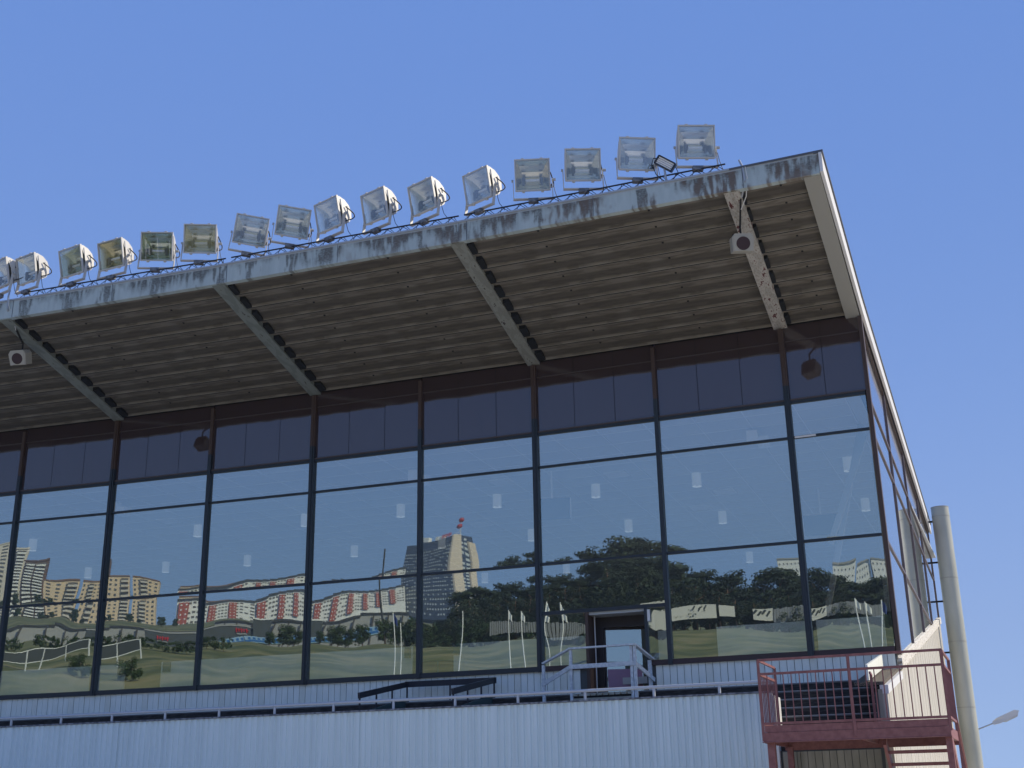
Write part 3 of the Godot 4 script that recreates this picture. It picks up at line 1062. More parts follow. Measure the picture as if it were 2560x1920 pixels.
	mb.box(Vector3.ZERO, Vector3(0.95, 0.56, 0.06))
	put("screen", mb, M.screen, tv)
	mb = MB.new()
	mb.box(Vector3(0, 0.65, 0), Vector3(0.05, 0.75, 0.05))
	put("hanger", mb, M.tbar, tv)
	mb = MB.new()
	mb.box(Vector3(-0.485, 0, 0), Vector3(0.02, 0.58, 0.08))
	mb.box(Vector3(0.485, 0, 0), Vector3(0.02, 0.58, 0.08))
	put("edge_trim", mb, M.tbar, tv)
	twin(tv, P(5.6, -7.6, 8.75), deg_to_rad(5), "dark television hung behind the narrow corner pane")
	# slanted wall braces in the corner bay
	for q in [[6.1, 5.6, 7.3, 9.9, -2.2], [6.5, 6.9, 7.5, 9.3, -0.9], [7.1, 6.0, 7.2, 9.95, -5.6]]:
		mb = MB.new()
		mb.bar(P(q[0], q[4], q[1]), P(q[2], q[4], q[3]), 0.12, 0.12)
		put("wall_brace", mb, M.edgebeam, stand)
	# two brown chair backs between the counters
	for k in 2:
		var ch := thing("chair", ["brown chair back, left of two behind the low glass", "brown chair back, right of two behind the low glass"][k], "chair", P(-3.0 + 0.42 * k, -0.6, 4.25), 0.0, "brown chairs behind the glass")
		mb = MB.new()
		mb.box(Vector3(0, 0.42, 0), Vector3(0.36, 0.36, 0.04))
		put("backrest", mb, M.chair, ch)
		mb = MB.new()
		mb.box(Vector3(0, 0.22, -0.2), Vector3(0.38, 0.05, 0.4))
		put("seat", mb, M.chair, ch)
		for e in [[-0.16, -0.03], [0.16, -0.03], [-0.16, -0.37], [0.16, -0.37]]:
			mb = MB.new()
			mb.box(Vector3(e[0], 0.1, e[1]), Vector3(0.03, 0.2, 0.03))
			put("leg", mb, M.galv, ch)


# ---------------------------------------------------------------- parapet in front of the terrace, with its rail
func build_parapet() -> void:
	var t := thing("parapet", "pale corrugated parapet wall below the glass front, with a dark worn cap", "parapet wall")
	var top := 3.475
	var ends := [-20.9, -18.0, -12.0, -6.0, 0.0, 5.62]
	for b in ends.size() - 1:
		var n := 2
		for h in n:
			var a: float = lerpf(ends[b], ends[b + 1], h / float(n))
			var e: float = lerpf(ends[b], ends[b + 1], (h + 1) / float(n))
			var mb := MB.new()
			var per := 0.142
			var k := int(round((e - a) / per))
			var w := (e - a) / k
			var prof := [[0.0, 0.0], [0.30, 0.0], [0.42, 0.028], [0.88, 0.028], [1.0, 0.0]]
			for i in k:
				for j in 4:
					var sa: float = a + w * (i + prof[j][0])
					var sb: float = a + w * (i + prof[j + 1][0]) - (2e-4 if i == k - 1 and j == 3 else 0.0)
					mb.quad(P(sa, PARA + prof[j][1], 0.02), P(sb, PARA + prof[j + 1][1], 0.02), P(sb, PARA + prof[j + 1][1], top), P(sa, PARA + prof[j][1], top))
			put("corrugated_sheet", mb, M.parapet, t)
			var jn := MB.new()
			fbox(jn, e - 0.035, e - 0.001, PARA + 0.0285, PARA + 0.031, 0.02, top)
			put("sheet_lap", jn, M.parapet, t)
		var cp := MB.new()
		fbox(cp, ends[b], ends[b + 1] - 2e-4, PARA - 0.10, PARA + 0.045, top + 0.002, top + 0.035)
		put("cap", cp, M.cap, t)
		cp = MB.new()
		fbox(cp, ends[b], ends[b + 1] - 2e-4, PARA - 0.09, PARA - 0.012, 0.02, top)
		put("wall_core", cp, M.backing, t)
	var en := MB.new()
	fbox(en, 5.62, 5.66, PARA - 0.6, PARA + 0.03, 0.02, top - 0.05)
	put("end_return", en, M.white, t)
	var r := thing("handrail", "long pale tubular handrail on short posts along the corrugated parapet", "handrail")
	var rs := [-20.9, -18.0, -12.0, -6.0, 0.0, 5.60]
	for b in rs.size() - 1:
		var mb := MB.new()
		mb.tube(P(rs[b], PARA - 0.02, 3.685), P(rs[b + 1] - 2e-4, PARA - 0.02, 3.685), 0.032, 0.032, 12)
		put("rail", mb, M.railpaint, r)
	for s in [-19.0, -17.6, -16.2, -14.8, -13.4, -12.03, -10.59, -9.23, -7.85, -6.49, -5.05, -3.64, -2.25, -0.87, 0.56, 1.97, 3.36, 4.63]:
		var mb := MB.new()
		mb.tube(P(s, PARA - 0.02, top + 0.03), P(s, PARA - 0.02, 3.66), 0.028, 0.028, 10)
		put("post", mb, M.railpaint, r)


# ---------------------------------------------------------------- floodlights on a lattice girder
func make_floodlight() -> Node3D:
	var f := thing("floodlight", "", "floodlight", Vector3.ZERO, 0.0, "floodlights in a row along the roof edge")
	f.set_meta("stem", "floodlight")
	var tip := Transform3D(Basis(Vector3.RIGHT, deg_to_rad(13.0)), Vector3(0, 0.58, 0.0))
	var w := 0.36
	var prof := [[0.0, 0.33], [-0.07, 0.335], [-0.22, 0.27], [-0.33, 0.15], [-0.375, 0.0], [-0.35, -0.15], [-0.25, -0.26], [-0.07, -0.335], [0.0, -0.33]]
	var mb := MB.new()
	for i in prof.size() - 1:
		var a := Vector3(0, prof[i][1], prof[i][0])
		var b := Vector3(0, prof[i + 1][1], prof[i + 1][0])
		var x := Vector3(w, 0, 0)
		mb.quad(a - x, a + x, b + x, b - x)
	for sgn in [-1.0, 1.0]:
		for i in prof.size() - 1:
			var a := Vector3(sgn * w, prof[i][1], prof[i][0])
			var b := Vector3(sgn * w, prof[i + 1][1], prof[i + 1][0])
			var c := Vector3(sgn * w, 0, -0.1)
			if sgn < 0:
				mb.tri(c, b, a)
			else:
				mb.tri(c, a, b)
	# a rib and a cover rim on the sides
	mb.box(Vector3(w + 0.008, 0.0, -0.09), Vector3(0.016, 0.55, 0.02))
	mb.box(Vector3(-w - 0.008, 0.0, -0.09), Vector3(0.016, 0.55, 0.02))
	mb.box(Vector3(w + 0.008, -0.02, -0.27), Vector3(0.016, 0.3, 0.018))
	put("housing", mb.moved(tip), M.housing, f)
	# front frame
	mb = MB.new()
	mb.box(Vector3(0, 0.335, 0.015), Vector3(0.754, 0.024, 0.05))
	mb.box(Vector3(0, -0.335, 0.015), Vector3(0.754, 0.024, 0.05))
	mb.box(Vector3(0.365, 0, 0.015), Vector3(0.024, 0.646, 0.05))
	mb.box(Vector3(-0.365, 0, 0.015), Vector3(0.024, 0.646, 0.05))
	for x in [-0.2, 0.2]:
		mb.box(Vector3(x, -0.36, 0.0), Vector3(0.06, 0.03, 0.05))
		mb.box(Vector3(x, 0.36, 0.0), Vector3(0.06, 0.02, 0.05))
	put("front_frame", mb.moved(tip), M.yoke, f)
	mb = MB.new()
	mb.quad(Vector3(-0.355, -0.32, 0.03), Vector3(0.355, -0.32, 0.03), Vector3(0.355, 0.32, 0.03), Vector3(-0.355, 0.32, 0.03))
	put("front_glass", mb.moved(tip), M.lampglass, f)
	# reflector trough with slanted cheeks
	mb = MB.new()
	var rp := [[-0.01, 0.315], [-0.12, 0.24], [-0.22, 0.13], [-0.28, 0.02], [-0.29, -0.06], [-0.25, -0.15], [-0.15, -0.24], [-0.01, -0.315]]
	for i in rp.size() - 1:
		var za: float = rp[i][0]
		var zb: float = rp[i + 1][0]
		var xa := 0.35 + za * 0.55
		var xb := 0.35 + zb * 0.55
		mb.quad(Vector3(-xa, rp[i][1], za), Vector3(-xb, rp[i + 1][1], zb), Vector3(xb, rp[i + 1][1], zb), Vector3(xa, rp[i][1], za))
		for sgn in [-1.0, 1.0]:
			var p0 := Vector3(sgn * xa, rp[i][1], za)
			var p1 := Vector3(sgn * xb, rp[i + 1][1], zb)
			var c := Vector3(sgn * 0.345, 0.0, -0.01)
			mb.tri(c, p1, p0)
	put("reflector", mb.moved(tip), M.reflector, f)
	mb = MB.new()
	mb.tube(Vector3(-0.15, -0.07, -0.17), Vector3(0.15, -0.07, -0.17), 0.028, 0.028, 12)
	put("lamp_tube", mb.moved(tip), M.tubeglass, f)
	for sgn in [-1.0, 1.0]:
		mb = MB.new()
		mb.box(Vector3(sgn * 0.19, -0.07, -0.16), Vector3(0.08, 0.11, 0.09))
		mb.box(Vector3(sgn * 0.20, -0.15, -0.13), Vector3(0.05, 0.08, 0.05))
		put("lamp_holder", mb.moved(tip), M.grating, f)
	# yoke, clamp, knob, cable
	mb = MB.new()
	for sgn in [-1.0, 1.0]:
		mb.bar(Vector3(sgn * 0.415, 0.05, -0.06), Vector3(sgn * 0.415, 0.53, -0.12), 0.016, 0.07, Vector3(0, 0, 1))
	mb.box(Vector3(0, 0.045, -0.06), Vector3(0.846, 0.02, 0.09))
	put("yoke", mb, M.yoke, f)
	mb = MB.new()
	mb.box(Vector3(0, -0.005, -0.05), Vector3(0.21, 0.085, 0.13))
	put("clamp", mb, M.cap, f)
	mb = MB.new()
	mb.tube(Vector3(0.42, 0.52, -0.12), Vector3(0.49, 0.52, -0.12), 0.035, 0.03, 10)
	put("pivot_knob", mb, M.galv, f)
	mb = MB.new()
	mb.tube(Vector3(-0.45, 0.52, -0.12), Vector3(-0.42, 0.52, -0.12), 0.03, 0.03, 10)
	put("pivot_bolt", mb, M.galv, f)
	mb = MB.new()
	var pts := []
	for k in 13:
		var t := k / 12.0
		pts.append(Vector3(0.385 + 0.07 * sin(PI * t), 0.72 - 0.36 * t, -0.16 - 0.22 * sin(PI * t)))
	pts.append(Vector3(0.40, 0.42, -0.12))
	mb.path(pts, 0.013, 6)
	mb.path([Vector3(0.44, 0.40, -0.12), Vector3(0.47, 0.22, -0.13), Vector3(0.52, 0.05, -0.14), Vector3(0.66, -0.15, -0.16)], 0.007, 5)
	put("cable", mb, M.cable, f)
	return f


func build_floodlights() -> void:
	var base := 13.64
	var list := [[-12.45, -16], [-11.55, -14], [-10.23, -9], [-9.10, -5], [-7.85, 22], [-6.67, 25], [-5.30, 31], [-4.17, 34], [-3.21, -19], [-2.06, -20], [-0.90, -21], [0.50, -23], [1.78, 19], [2.90, 22], [4.06, 24], [5.31, 22]]
	var words := ["floodlight cut by the left edge of the photo", "left-turned floodlight above the left speaker, first whole one", "left-turned floodlight second whole one, greenish glass", "left-turned floodlight with yellowish reflector, beside the first square-on pair", "square-on floodlight right of the yellowish one, dark glass", "square-on floodlight, second of four, just left of a girder gap", "tilted square-on floodlight right of the first girder gap", "tilted square-on floodlight nearly touching a left-turned one", "left-turned floodlight close beside a square-on one, first of four", "left-turned floodlight, second of the middle four", "left-turned floodlight above the middle roof beam, third of four", "left-turned floodlight just right of the second girder gap", "square-on floodlight with yellowish reflector right of the middle roof beam", "square-on floodlight, second of the right-hand four", "square-on floodlight beside the small slanted lamp", "highest square-on floodlight at the right end of the girder"]
	var f := make_floodlight()
	for k in list.size():
		var p := P(list[k][0], 4.72, base)
		var y := deg_to_rad(list[k][1])
		if k == 0:
			f.position = p
			f.rotation.y = y
			f.set_meta("label", words[k])
		else:
			var o := twin(f, p, y, words[k])
			if k in [3, 12]:
				(o.get_node("reflector") as MeshInstance3D).material_override = M.reflector2
			elif k in [2, 4]:
				(o.get_node("reflector") as MeshInstance3D).material_override = M.reflector3
			(o.get_node("front_glass") as MeshInstance3D).material_override = [M.lampglass, M.lampglass2, M.lampglass3][k * 5 % 3]
			o.rotation.z = deg_to_rad([0.0, -1.5, 1.0, 0.6, -0.8][k % 5] - (6.0 if k in [6, 7] else 0.0))
	var runs := [[-18.0, -12.75, "left end"], [-11.65, -5.85, "left third"], [-5.70, 0.0, "middle third"], [0.18, 5.85, "right third"]]
	for q in runs:
		var t := thing("lattice_girder", "dark thin lattice girder carrying floodlights on the %s of the roof edge" % q[2], "lattice girder", Vector3.ZERO, 0.0, "lattice girders on the roof edge")
		var a: float = q[0]
		var b: float = q[1]
		var mb := MB.new()
		mb.tube(P(a, 4.70, base - 0.03), P(b, 4.70, base - 0.03), 0.017, 0.017, 6)
		put("top_chord", mb, M.truss, t)
		for o in [4.62, 4.78]:
			mb = MB.new()
			mb.tube(P(a - 0.1, o, base - 0.215), P(b + 0.1, o, base - 0.215), 0.013, 0.013, 6)
			put("bottom_chord", mb, M.truss, t)
		var n := int(round((b - a) / 0.38))
		for i in n:
			var s0 := lerpf(a, b, i / float(n))
			var s1 := lerpf(a, b, (i + 1) / float(n))
			var sm := (s0 + s1) / 2
			for o in [4.62, 4.78]:
				mb = MB.new()
				mb.tube(P(s0, o, base - 0.215), P(sm + (0.02 if o > 4.7 else -0.06), 4.70, base - 0.03), 0.0075, 0.0075, 5, false)
				mb.tube(P(sm + (0.02 if o > 4.7 else -0.06), 4.70, base - 0.03), P(s1, o, base - 0.215), 0.007, 0.007, 5, false)
				put("brace", mb, M.truss, t)
		for e in [a + 0.25, (a + b) / 2, b - 0.25]:
			mb = MB.new()
			fbox(mb, e - 0.05, e + 0.05, 4.58, 4.82, 13.395, base - 0.225)
			put("foot", mb, M.galv, t)
	# the small slanted lamp between the last two
	var sl := thing("small_lamp", "small slanted halogen lamp clamped to the girder between the last two floodlights", "lamp", P(4.66, 4.80, 13.42))
	var tl := Transform3D(Basis(Vector3.UP, 0.2) * Basis(Vector3.BACK, -0.62) * Basis(Vector3.RIGHT, 0.15), Vector3(0.0, 0.40, 0.02))
	var mb := MB.new()
	mb.box(Vector3(0, 0, -0.05), Vector3(0.36, 0.17, 0.08))
	mb.box(Vector3(-0.195, 0, -0.02), Vector3(0.03, 0.18, 0.1))
	mb.box(Vector3(0.195, 0, -0.02), Vector3(0.03, 0.18, 0.1))
	mb.box(Vector3(0, 0.09, -0.01), Vector3(0.38, 0.02, 0.09))
	mb.box(Vector3(0, -0.09, -0.01), Vector3(0.38, 0.02, 0.09))
	put("housing", mb.moved(tl), M.truss, sl)
	mb = MB.new()
	for k in 4:
		mb.box(Vector3(0, -0.06 + 0.04 * k, 0.0), Vector3(0.35, 0.03, 0.02 + 0.006 * (k % 2)))
	put("reflector", mb.moved(tl), M.lampwhite, sl)
	mb = MB.new()
	mb.tube(Vector3(0, 0, 0), Vector3(-0.03, 0.33, 0.0), 0.025, 0.02, 8)
	put("stem", mb, M.galv, sl)
	mb = MB.new()
	mb.path([Vector3(-0.16, 0.56, 0), Vector3(-0.24, 0.58, 0), Vector3(-0.28, 0.45, 0), Vector3(-0.2, 0.2, 0), Vector3(-0.05, 0.02, 0)], 0.009, 5)
	mb.path([Vector3(0.2, 0.3, 0), Vector3(0.25, 0.16, 0), Vector3(0.16, 0.04, 0), Vector3(0.02, 0.0, 0)], 0.008, 5)
	put("cable", mb, M.cable, sl)


func build_hanging_speakers() -> void:
	for k in 2:
		var s: float = [6.0, -12.0][k]
		var y: float = [12.08, 12.16][k]
		var t := thing("speaker", ["cream box loudspeaker hung below the rust-flaked roof beam at the right", "cream box loudspeaker hung at the far left below the roof"][k], "loudspeaker", P(s, 4.12, y), deg_to_rad([20.0, 12.0][k]), "loudspeakers under the roof")
		var tp := Transform3D(Basis(Vector3.RIGHT, deg_to_rad([16.0, 24.0][k])), Vector3.ZERO)
		var mb := MB.new()
		var prof := [Vector3(-0.20, -0.16, 0.13), Vector3(0.20, -0.16, 0.13), Vector3(0.22, 0.12, 0.13), Vector3(0.16, 0.20, 0.13), Vector3(-0.16, 0.20, 0.13), Vector3(-0.22, 0.12, 0.13)]
		prof.reverse()
		mb.prism(prof, Vector3(0, 0, -0.30))
		put("cabinet", mb.moved(tp), M.speaker, t)
		mb = MB.new()
		mb.box(Vector3(0, 0.0, 0.137), Vector3(0.36, 0.30, 0.012))
		put("baffle", mb.moved(tp), M.speaker, t)
		mb = MB.new()
		mb.tube(Vector3(0, 0.0, 0.13), Vector3(0, 0.0, 0.152), 0.14, 0.135, 28)
		put("grille", mb.moved(tp), M.grille, t)
		# bracket and hanging tube that runs up past the roof edge
		mb = MB.new()
		mb.tube(Vector3(0.0, 0.18, -0.05), Vector3(0.0, 0.42, -0.05), 0.02, 0.02, 8)
		mb.box(Vector3(0, 0.22, -0.03), Vector3(0.34, 0.025, 0.05))
		mb.bar(Vector3(0.0, 0.40, -0.05), Vector3(-0.05, 0.86, 0.55), 0.035, 0.035)
		put("bracket", mb, M.dark, t)
		mb = MB.new()
		mb.path([Vector3(-0.03, 0.80, 0.50), Vector3(0.0, 0.98, 0.80), Vector3(-0.02, 1.30, 0.79), Vector3(-0.06, 1.5, 0.70)], 0.022, 8)
		put("tube", mb, M.galv, t)
		mb = MB.new()
		mb.path([Vector3(-0.02, 0.62, 0.30), Vector3(0.05, 0.78, 0.55), Vector3(0.045, 1.05, 0.83), Vector3(0.02, 1.32, 0.82)], 0.010, 5)
		put("wire", mb, M.white, t)


# ---------------------------------------------------------------- timber landing outside the door
func build_landing() -> void:
	var t := thing("door_landing", "grey painted timber landing with two-rail balustrade in front of the door", "landing")
	var fl := 3.80
	for k in 10:
		var s := 1.06 + 0.135 * k
		part_box("deck_board", M.creamdark, s, s + 0.105, 0.02, 1.0, fl - 0.045, fl, t)
	part_box("joist", M.dark, 1.05, 2.42, 0.93, 0.96, fl - 0.14, fl - 0.047, t)
	part_box("apron_board", M.creamdark, 1.05, 2.42, 0.962, 0.985, fl - 0.30, fl - 0.09, t)
	for q in [[1.03, 0.97, 3.0, 4.74], [2.385, 0.97, 3.0, 4.74], [2.46, 0.97, 3.0, 4.74]]:
		part_box("post", M.timber, q[0] - 0.03, q[0] + 0.03, q[1] - 0.03, q[1] + 0.03, q[2], q[3], t)
	part_box("post", M.timber, 2.50, 2.58, 0.03, 0.10, 3.5, 4.52, t)
	part_box("post", M.timber, 0.25, 0.31, 0.60, 0.66, 3.0, 4.48, t)
	var mb := MB.new()
	mb.bar(P(1.0, 1.0, 4.76), P(2.49, 1.0, 4.765), 0.10, 0.035)
	put("top_rail", mb, M.timber, t)
	mb = MB.new()
	mb.bar(P(1.0, 1.01, 4.37), P(2.49, 1.01, 4.375), 0.03, 0.09)
	put("middle_rail", mb, M.timber, t)
	for q in [[2.47, 0.98, 4.76, 2.60, 0.03, 4.54, 0.035, 0.09], [2.47, 0.98, 4.37, 2.62, 0.03, 4.10, 0.09, 0.03], [1.03, 0.98, 4.76, 0.27, 0.62, 4.52, 0.035, 0.09], [1.03, 1.0, 4.37, 0.24, 0.64, 4.06, 0.09, 0.03]]:
		mb = MB.new()
		mb.bar(P(q[0], q[1], q[2]), P(q[3], q[4], q[5]), q[7], q[6])
		put("side_rail", mb, M.timber, t)
	for k in 4:
		part_box("tread", M.creamdark, 0.80 - 0.26 * k, 1.03 - 0.26 * k, 0.1, 0.95, fl - 0.24 - 0.17 * k, fl - 0.20 - 0.17 * k, t)


# ---------------------------------------------------------------- dark guard rail round the stair opening
func build_guard() -> void:
	var t := thing("stair_guard", "dark broad guard rail on thin balusters round the terrace stair opening", "guard rail")
	var a0 := P(-3.16, 0.32, 4.255)
	var b0 := P(-1.02, 0.32, 4.245)
	var a1 := P(-3.16, 2.72, 3.84)
	var b1 := P(-1.02, 2.72, 3.83)
	for q in [[a0, b0], [a0, a1], [b0, b1]]:
		var mb := MB.new()
		var p0: Vector3 = q[0]
		var p1: Vector3 = q[1]
		var d := (p1 - p0).normalized() * 0.05
		mb.bar(p0 - d, p1 + d, 0.05, 0.13 if q[1] == b0 else 0.12)
		put("guard_beam", mb, M.darkrail, t)
	var w := []
	for k in 4:
		var f := k / 3.0
		w.append([a0.lerp(a1, f), 3.3])
		w.append([b0.lerp(b1, f), 3.3])
	w.append([a0.lerp(b0, 0.5), 3.3])
	for q in w:
		var p: Vector3 = q[0]
		var mb := MB.new()
		mb.bar(Vector3(p.x, 3.0, p.z), p, 0.03, 0.03, Vector3(0, 0, 1))
		put("baluster", mb, M.darkrail, t)
	for s in [-3.15, -1.03]:
		var mb := MB.new()
		var e := P(s, 0.35, 0)
		mb.hexa([P(s - 0.03, 2.5, 2.6), P(s + 0.03, 2.5, 2.6), P(s + 0.03, 0.3, 2.6), P(s - 0.03, 0.3, 2.6), P(s - 0.03, 2.5, 3.52), P(s + 0.03, 2.5, 3.52), P(s + 0.03, 0.3, 3.96), P(s - 0.03, 0.3, 3.96)])
		put("side_panel", mb, M.teal, t)


# ---------------------------------------------------------------- red steel stair at the right
func build_red_stairs() -> void:
	var t := thing("steel_stairs", "red painted steel stair platform with barred railings at the grandstand's corner", "steel stairs")
	var s0 := 5.86
	var s1 := 8.86
	var o0 := 3.06
	var o1 := 5.0
	var add := func(called: String, m: Material, b: Array) -> void:
		var mb := MB.new()
		mb.hexa([PE(b[0], b[3], b[4]), PE(b[1], b[3], b[4]), PE(b[1], b[2], b[4]), PE(b[0], b[2], b[4]), PE(b[0], b[3], b[5]), PE(b[1], b[3], b[5]), PE(b[1], b[2], b[5]), PE(b[0], b[2], b[5])])
		put(called, mb, m, t)
	add.call("kick_plate", M.red, [s0 + 0.03, s1, o1 - 0.02, o1, 2.672, 2.785])
	add.call("front_channel", M.red, [s0, s1, o1 - 0.05, o1 + 0.012, 2.52, 2.668])
	add.call("channel_flange", M.red, [s0 - 0.02, s1 + 0.01, o1 - 0.09, o1 + 0.025, 2.508, 2.52])
	add.call("rear_channel", M.red, [s0, s1, o0, o0 + 0.06, 2.44, 2.66])
	add.call("side_channel", M.red, [s0, s0 + 0.06, o0 + 0.06, o1 - 0.09, 2.50, 2.66])
	add.call("side_channel", M.red, [s1 - 0.06, s1, o0 + 0.06, o1 - 0.09, 2.50, 2.66])
	add.call("side_channel", M.red, [7.46, 7.52, o0 + 0.06, o1 - 0.09, 2.50, 2.66])
	add.call("floor_grating", M.grating, [s0 + 0.06, s1 - 0.06, o0 + 0.06, o1 - 0.05, 2.66, 2.69])
	for b in [[s0 + 0.04, s0 + 0.16, o1 - 0.2, o1 - 0.06], [s1 - 0.10, s1, o1 - 0.2, o1 - 0.06], [s0 + 0.04, s0 + 0.14, o0 + 0.0, o0 + 0.1]]:
		add.call("leg", M.red, [b[0], b[1], b[2], b[3], 0.02, 2.505])
	var bar := func(called: String, p: Vector3, q: Vector3, w: float, h: float) -> void:
		var mb := MB.new()
		mb.bar(p, q, w, h)
		put(called, mb, M.red, t)
	var top := 3.87
	var mid := 3.635
	var lo := 2.815
	for y in [top, mid, lo]:
		bar.call("rail", PE(s0, o1 - 0.01, y), PE(s1, o1 - 0.01, y), 0.035, 0.04)
		bar.call("rail", PE(s0, o1, y), PE(s0, o0 + 0.45, y), 0.03, 0.04)
		bar.call("rail", PE(s1, o1, y), PE(s1, o0 + 0.2, y), 0.035, 0.04)
	for p in [[s0, o1 - 0.01, 2.53], [7.37, o1 + 0.0, 2.56], [s1, o1 - 0.01, 2.6], [s0, o0 + 0.45, 2.66], [s1, o0 + 0.2, 2.66]]:
		bar.call("rail_post", PE(p[0], p[1], p[2]), PE(p[0], p[1], top), 0.045, 0.045)
	for k in range(1, 22):
		var s := s0 + 0.1365 * k
		if absf(s - 7.37) > 0.06:
			bar.call("baluster", PE(s, o1 - 0.01, lo), PE(s, o1 - 0.01, mid), 0.016, 0.016)
	for k in range(1, 12):
		var o := o1 - 0.125 * k
		bar.call("baluster", PE(s0, o, lo), PE(s0, o, mid), 0.016, 0.016)
	for k in range(1, 14):
		var o := o1 - 0.125 * k
		bar.call("baluster", PE(s1, o, lo), PE(s1, o, mid), 0.016, 0.016)
	# gate leaf folded back against the wall
	for y in [3.70, 2.80]:
		bar.call("gate_rail", PE(7.50, 2.95, y), PE(7.56, 3.75, y - 0.02), 0.03, 0.04)
	for k in 8:
		bar.call("gate_bar", PE(7.50 + 0.0086 * k, 2.95 + 0.114 * k, 2.80), PE(7.50 + 0.0086 * k, 2.95 + 0.114 * k, 3.69), 0.016, 0.016)
	# flight that drops away along the end wall
	var y := 2.52
	var o := 4.55
	for k in 12:
		add.call("tread", M.grating, [7.82, 8.80, o - 0.27, o, y - 0.19 - 0.035, y - 0.19])
		add.call("tread_edge", M.red, [7.82, 8.80, o - 0.004, o + 0.008, y - 0.19 - 0.05, y - 0.185])
		y -= 0.19
		o -= 0.27
	for s in [7.79, 8.83]:
		bar.call("stringer", PE(s, 4.72, 2.50), PE(s, 1.35, 0.15), 0.05, 0.2)
	for h in [1.0, 0.75]:
		bar.call("stair_rail", PE(8.86, 3.26, 1.72 + h + 0.35), PE(8.86, 1.2, 0.28 + h + 0.35), 0.035, 0.04)
	for k in 14:
		var oo := 3.2 - 0.14 * k
		var yy := 1.62 - 0.098 * k
		bar.call("stair_baluster", PE(8.86, oo, yy), PE(8.86, oo, yy + 1.1), 0.016, 0.016)


func build_pipe_and_lamp() -> void:
	var t := thing("flue_pipe", "tall cream round steel pipe in jointed lengths behind the end wall", "pipe")
	var c := Vector3(8.66, 0, -20.0)
	var r := 0.309
	var top := 11.6
	var y := 0.0
	for k in 6:
		var mb := MB.new()
		var e := minf(y + 2.25, top)
		mb.tube(Vector3(c.x, y, c.z), Vector3(c.x, e - 0.012, c.z), r, r, 40)
		put("pipe_length", mb, M.pipe, t)
		mb = MB.new()
		mb.tube(Vector3(c.x, e - 0.016, c.z), Vector3(c.x, e + 0.006, c.z), r + 0.006, r + 0.006, 40)
		put("joint_ring", mb, M.edgebeam, t)
		y = e
		if y >= top:
			break
	for h in [11.1, 9.6, 8.2, 6.4]:
		var mb := MB.new()
		mb.box(Vector3(c.x - 0.40, h, c.z), Vector3(0.4, 0.06, 0.06))
		put("wall_bracket", mb, M.dark, t)
	var l := thing("street_lamp", "cream street lamp head on a slanted arm beyond the pipe", "street lamp")
	var mb := MB.new()
	mb.tube(Vector3(8.66, 0, -24.0), Vector3(8.66, 3.86, -24.0), 0.07, 0.05, 12)
	put("pole", mb, M.galv, l)
	mb = MB.new()
	mb.tube(Vector3(8.66, 3.85, -24.0), Vector3(9.6, 4.18, -24.0), 0.025, 0.022, 8)
	put("arm", mb, M.galv, l)
	var tr := Transform3D(Basis(Vector3.BACK, 0.36) * Basis.from_scale(Vector3(1, 1, 0.7)), Vector3(9.48, 4.14, -24.0))
	mb = MB.new()
	var pr := [Vector3(0, -0.06, 0.14), Vector3(0.25, -0.10, 0.17), Vector3(0.95, -0.06, 0.17), Vector3(1.05, 0.06, 0.14), Vector3(0.9, 0.14, 0.12), Vector3(0.2, 0.12, 0.12), Vector3(0, 0.06, 0.1)]
	pr.reverse()
	mb.prism(pr, Vector3(0, 0, -0.3))
	put("lamp_head", mb.moved(tr), M.white, l)
	mb = MB.new()
	mb.prism([Vector3(0.35, -0.09, -0.12), Vector3(0.45, -0.135, -0.1), Vector3(0.9, -0.115, -0.1), Vector3(0.95, -0.07, -0.12)], Vector3(0, 0, 0.26))
	put("lamp_cover", mb.moved(tr), M.tubeglass, l)


# ---------------------------------------------------------------- what the glass mirrors
func face_grid(mb: MB, a: Vector3, b: Vector3, y0: float, y1: float, nx: int, ny: int, fw: float, fh: float, out: Vector3, skip := 0.0) -> void:
	for i in nx:
		for j in ny:
			if rng.randf() < skip:
				continue
			var c := a.lerp(b, (i + 0.5) / nx)
			c.y = lerpf(y0, y1, (j + 0.5) / ny)
			var ex := (b - a) / nx * fw / 2
			ex.y = 0
			mb.obox(c + out * 0.06, ex, Vector3(0, (y1 - y0) / ny * fh / 2, 0), out * 0.08)


func slab_block(mb: MB, a: Vector2, b: Vector2, depth: float, y0: float, y1: float) -> Vector3:   # front from a to b in plan, returns the front's outward direction
	var d := (b - a).normalized()
	var n := Vector2(d.y, -d.x)
	if n.dot((a + b) / 2) > 0:
		n = -n
	var k := -n * depth
	var A := Vector3(a.x, 0, a.y)
	var B := Vector3(b.x, 0, b.y)
	var K := Vector3(k.x, 0, k.y)
	var ring := [A, B, B + K, A + K]
	if (B - A).cross(K).y < 0:
		ring = [B, A, A + K, B + K]
	var p := []
	for q in ring:
		p.append(q + Vector3(0, y0, 0))
	for q in ring:
		p.append(q + Vector3(0, y1, 0))
	mb.hexa([p[0], p[1], p[2], p[3], p[4], p[5], p[6], p[7]])
	return Vector3(n.x, 0, n.y)


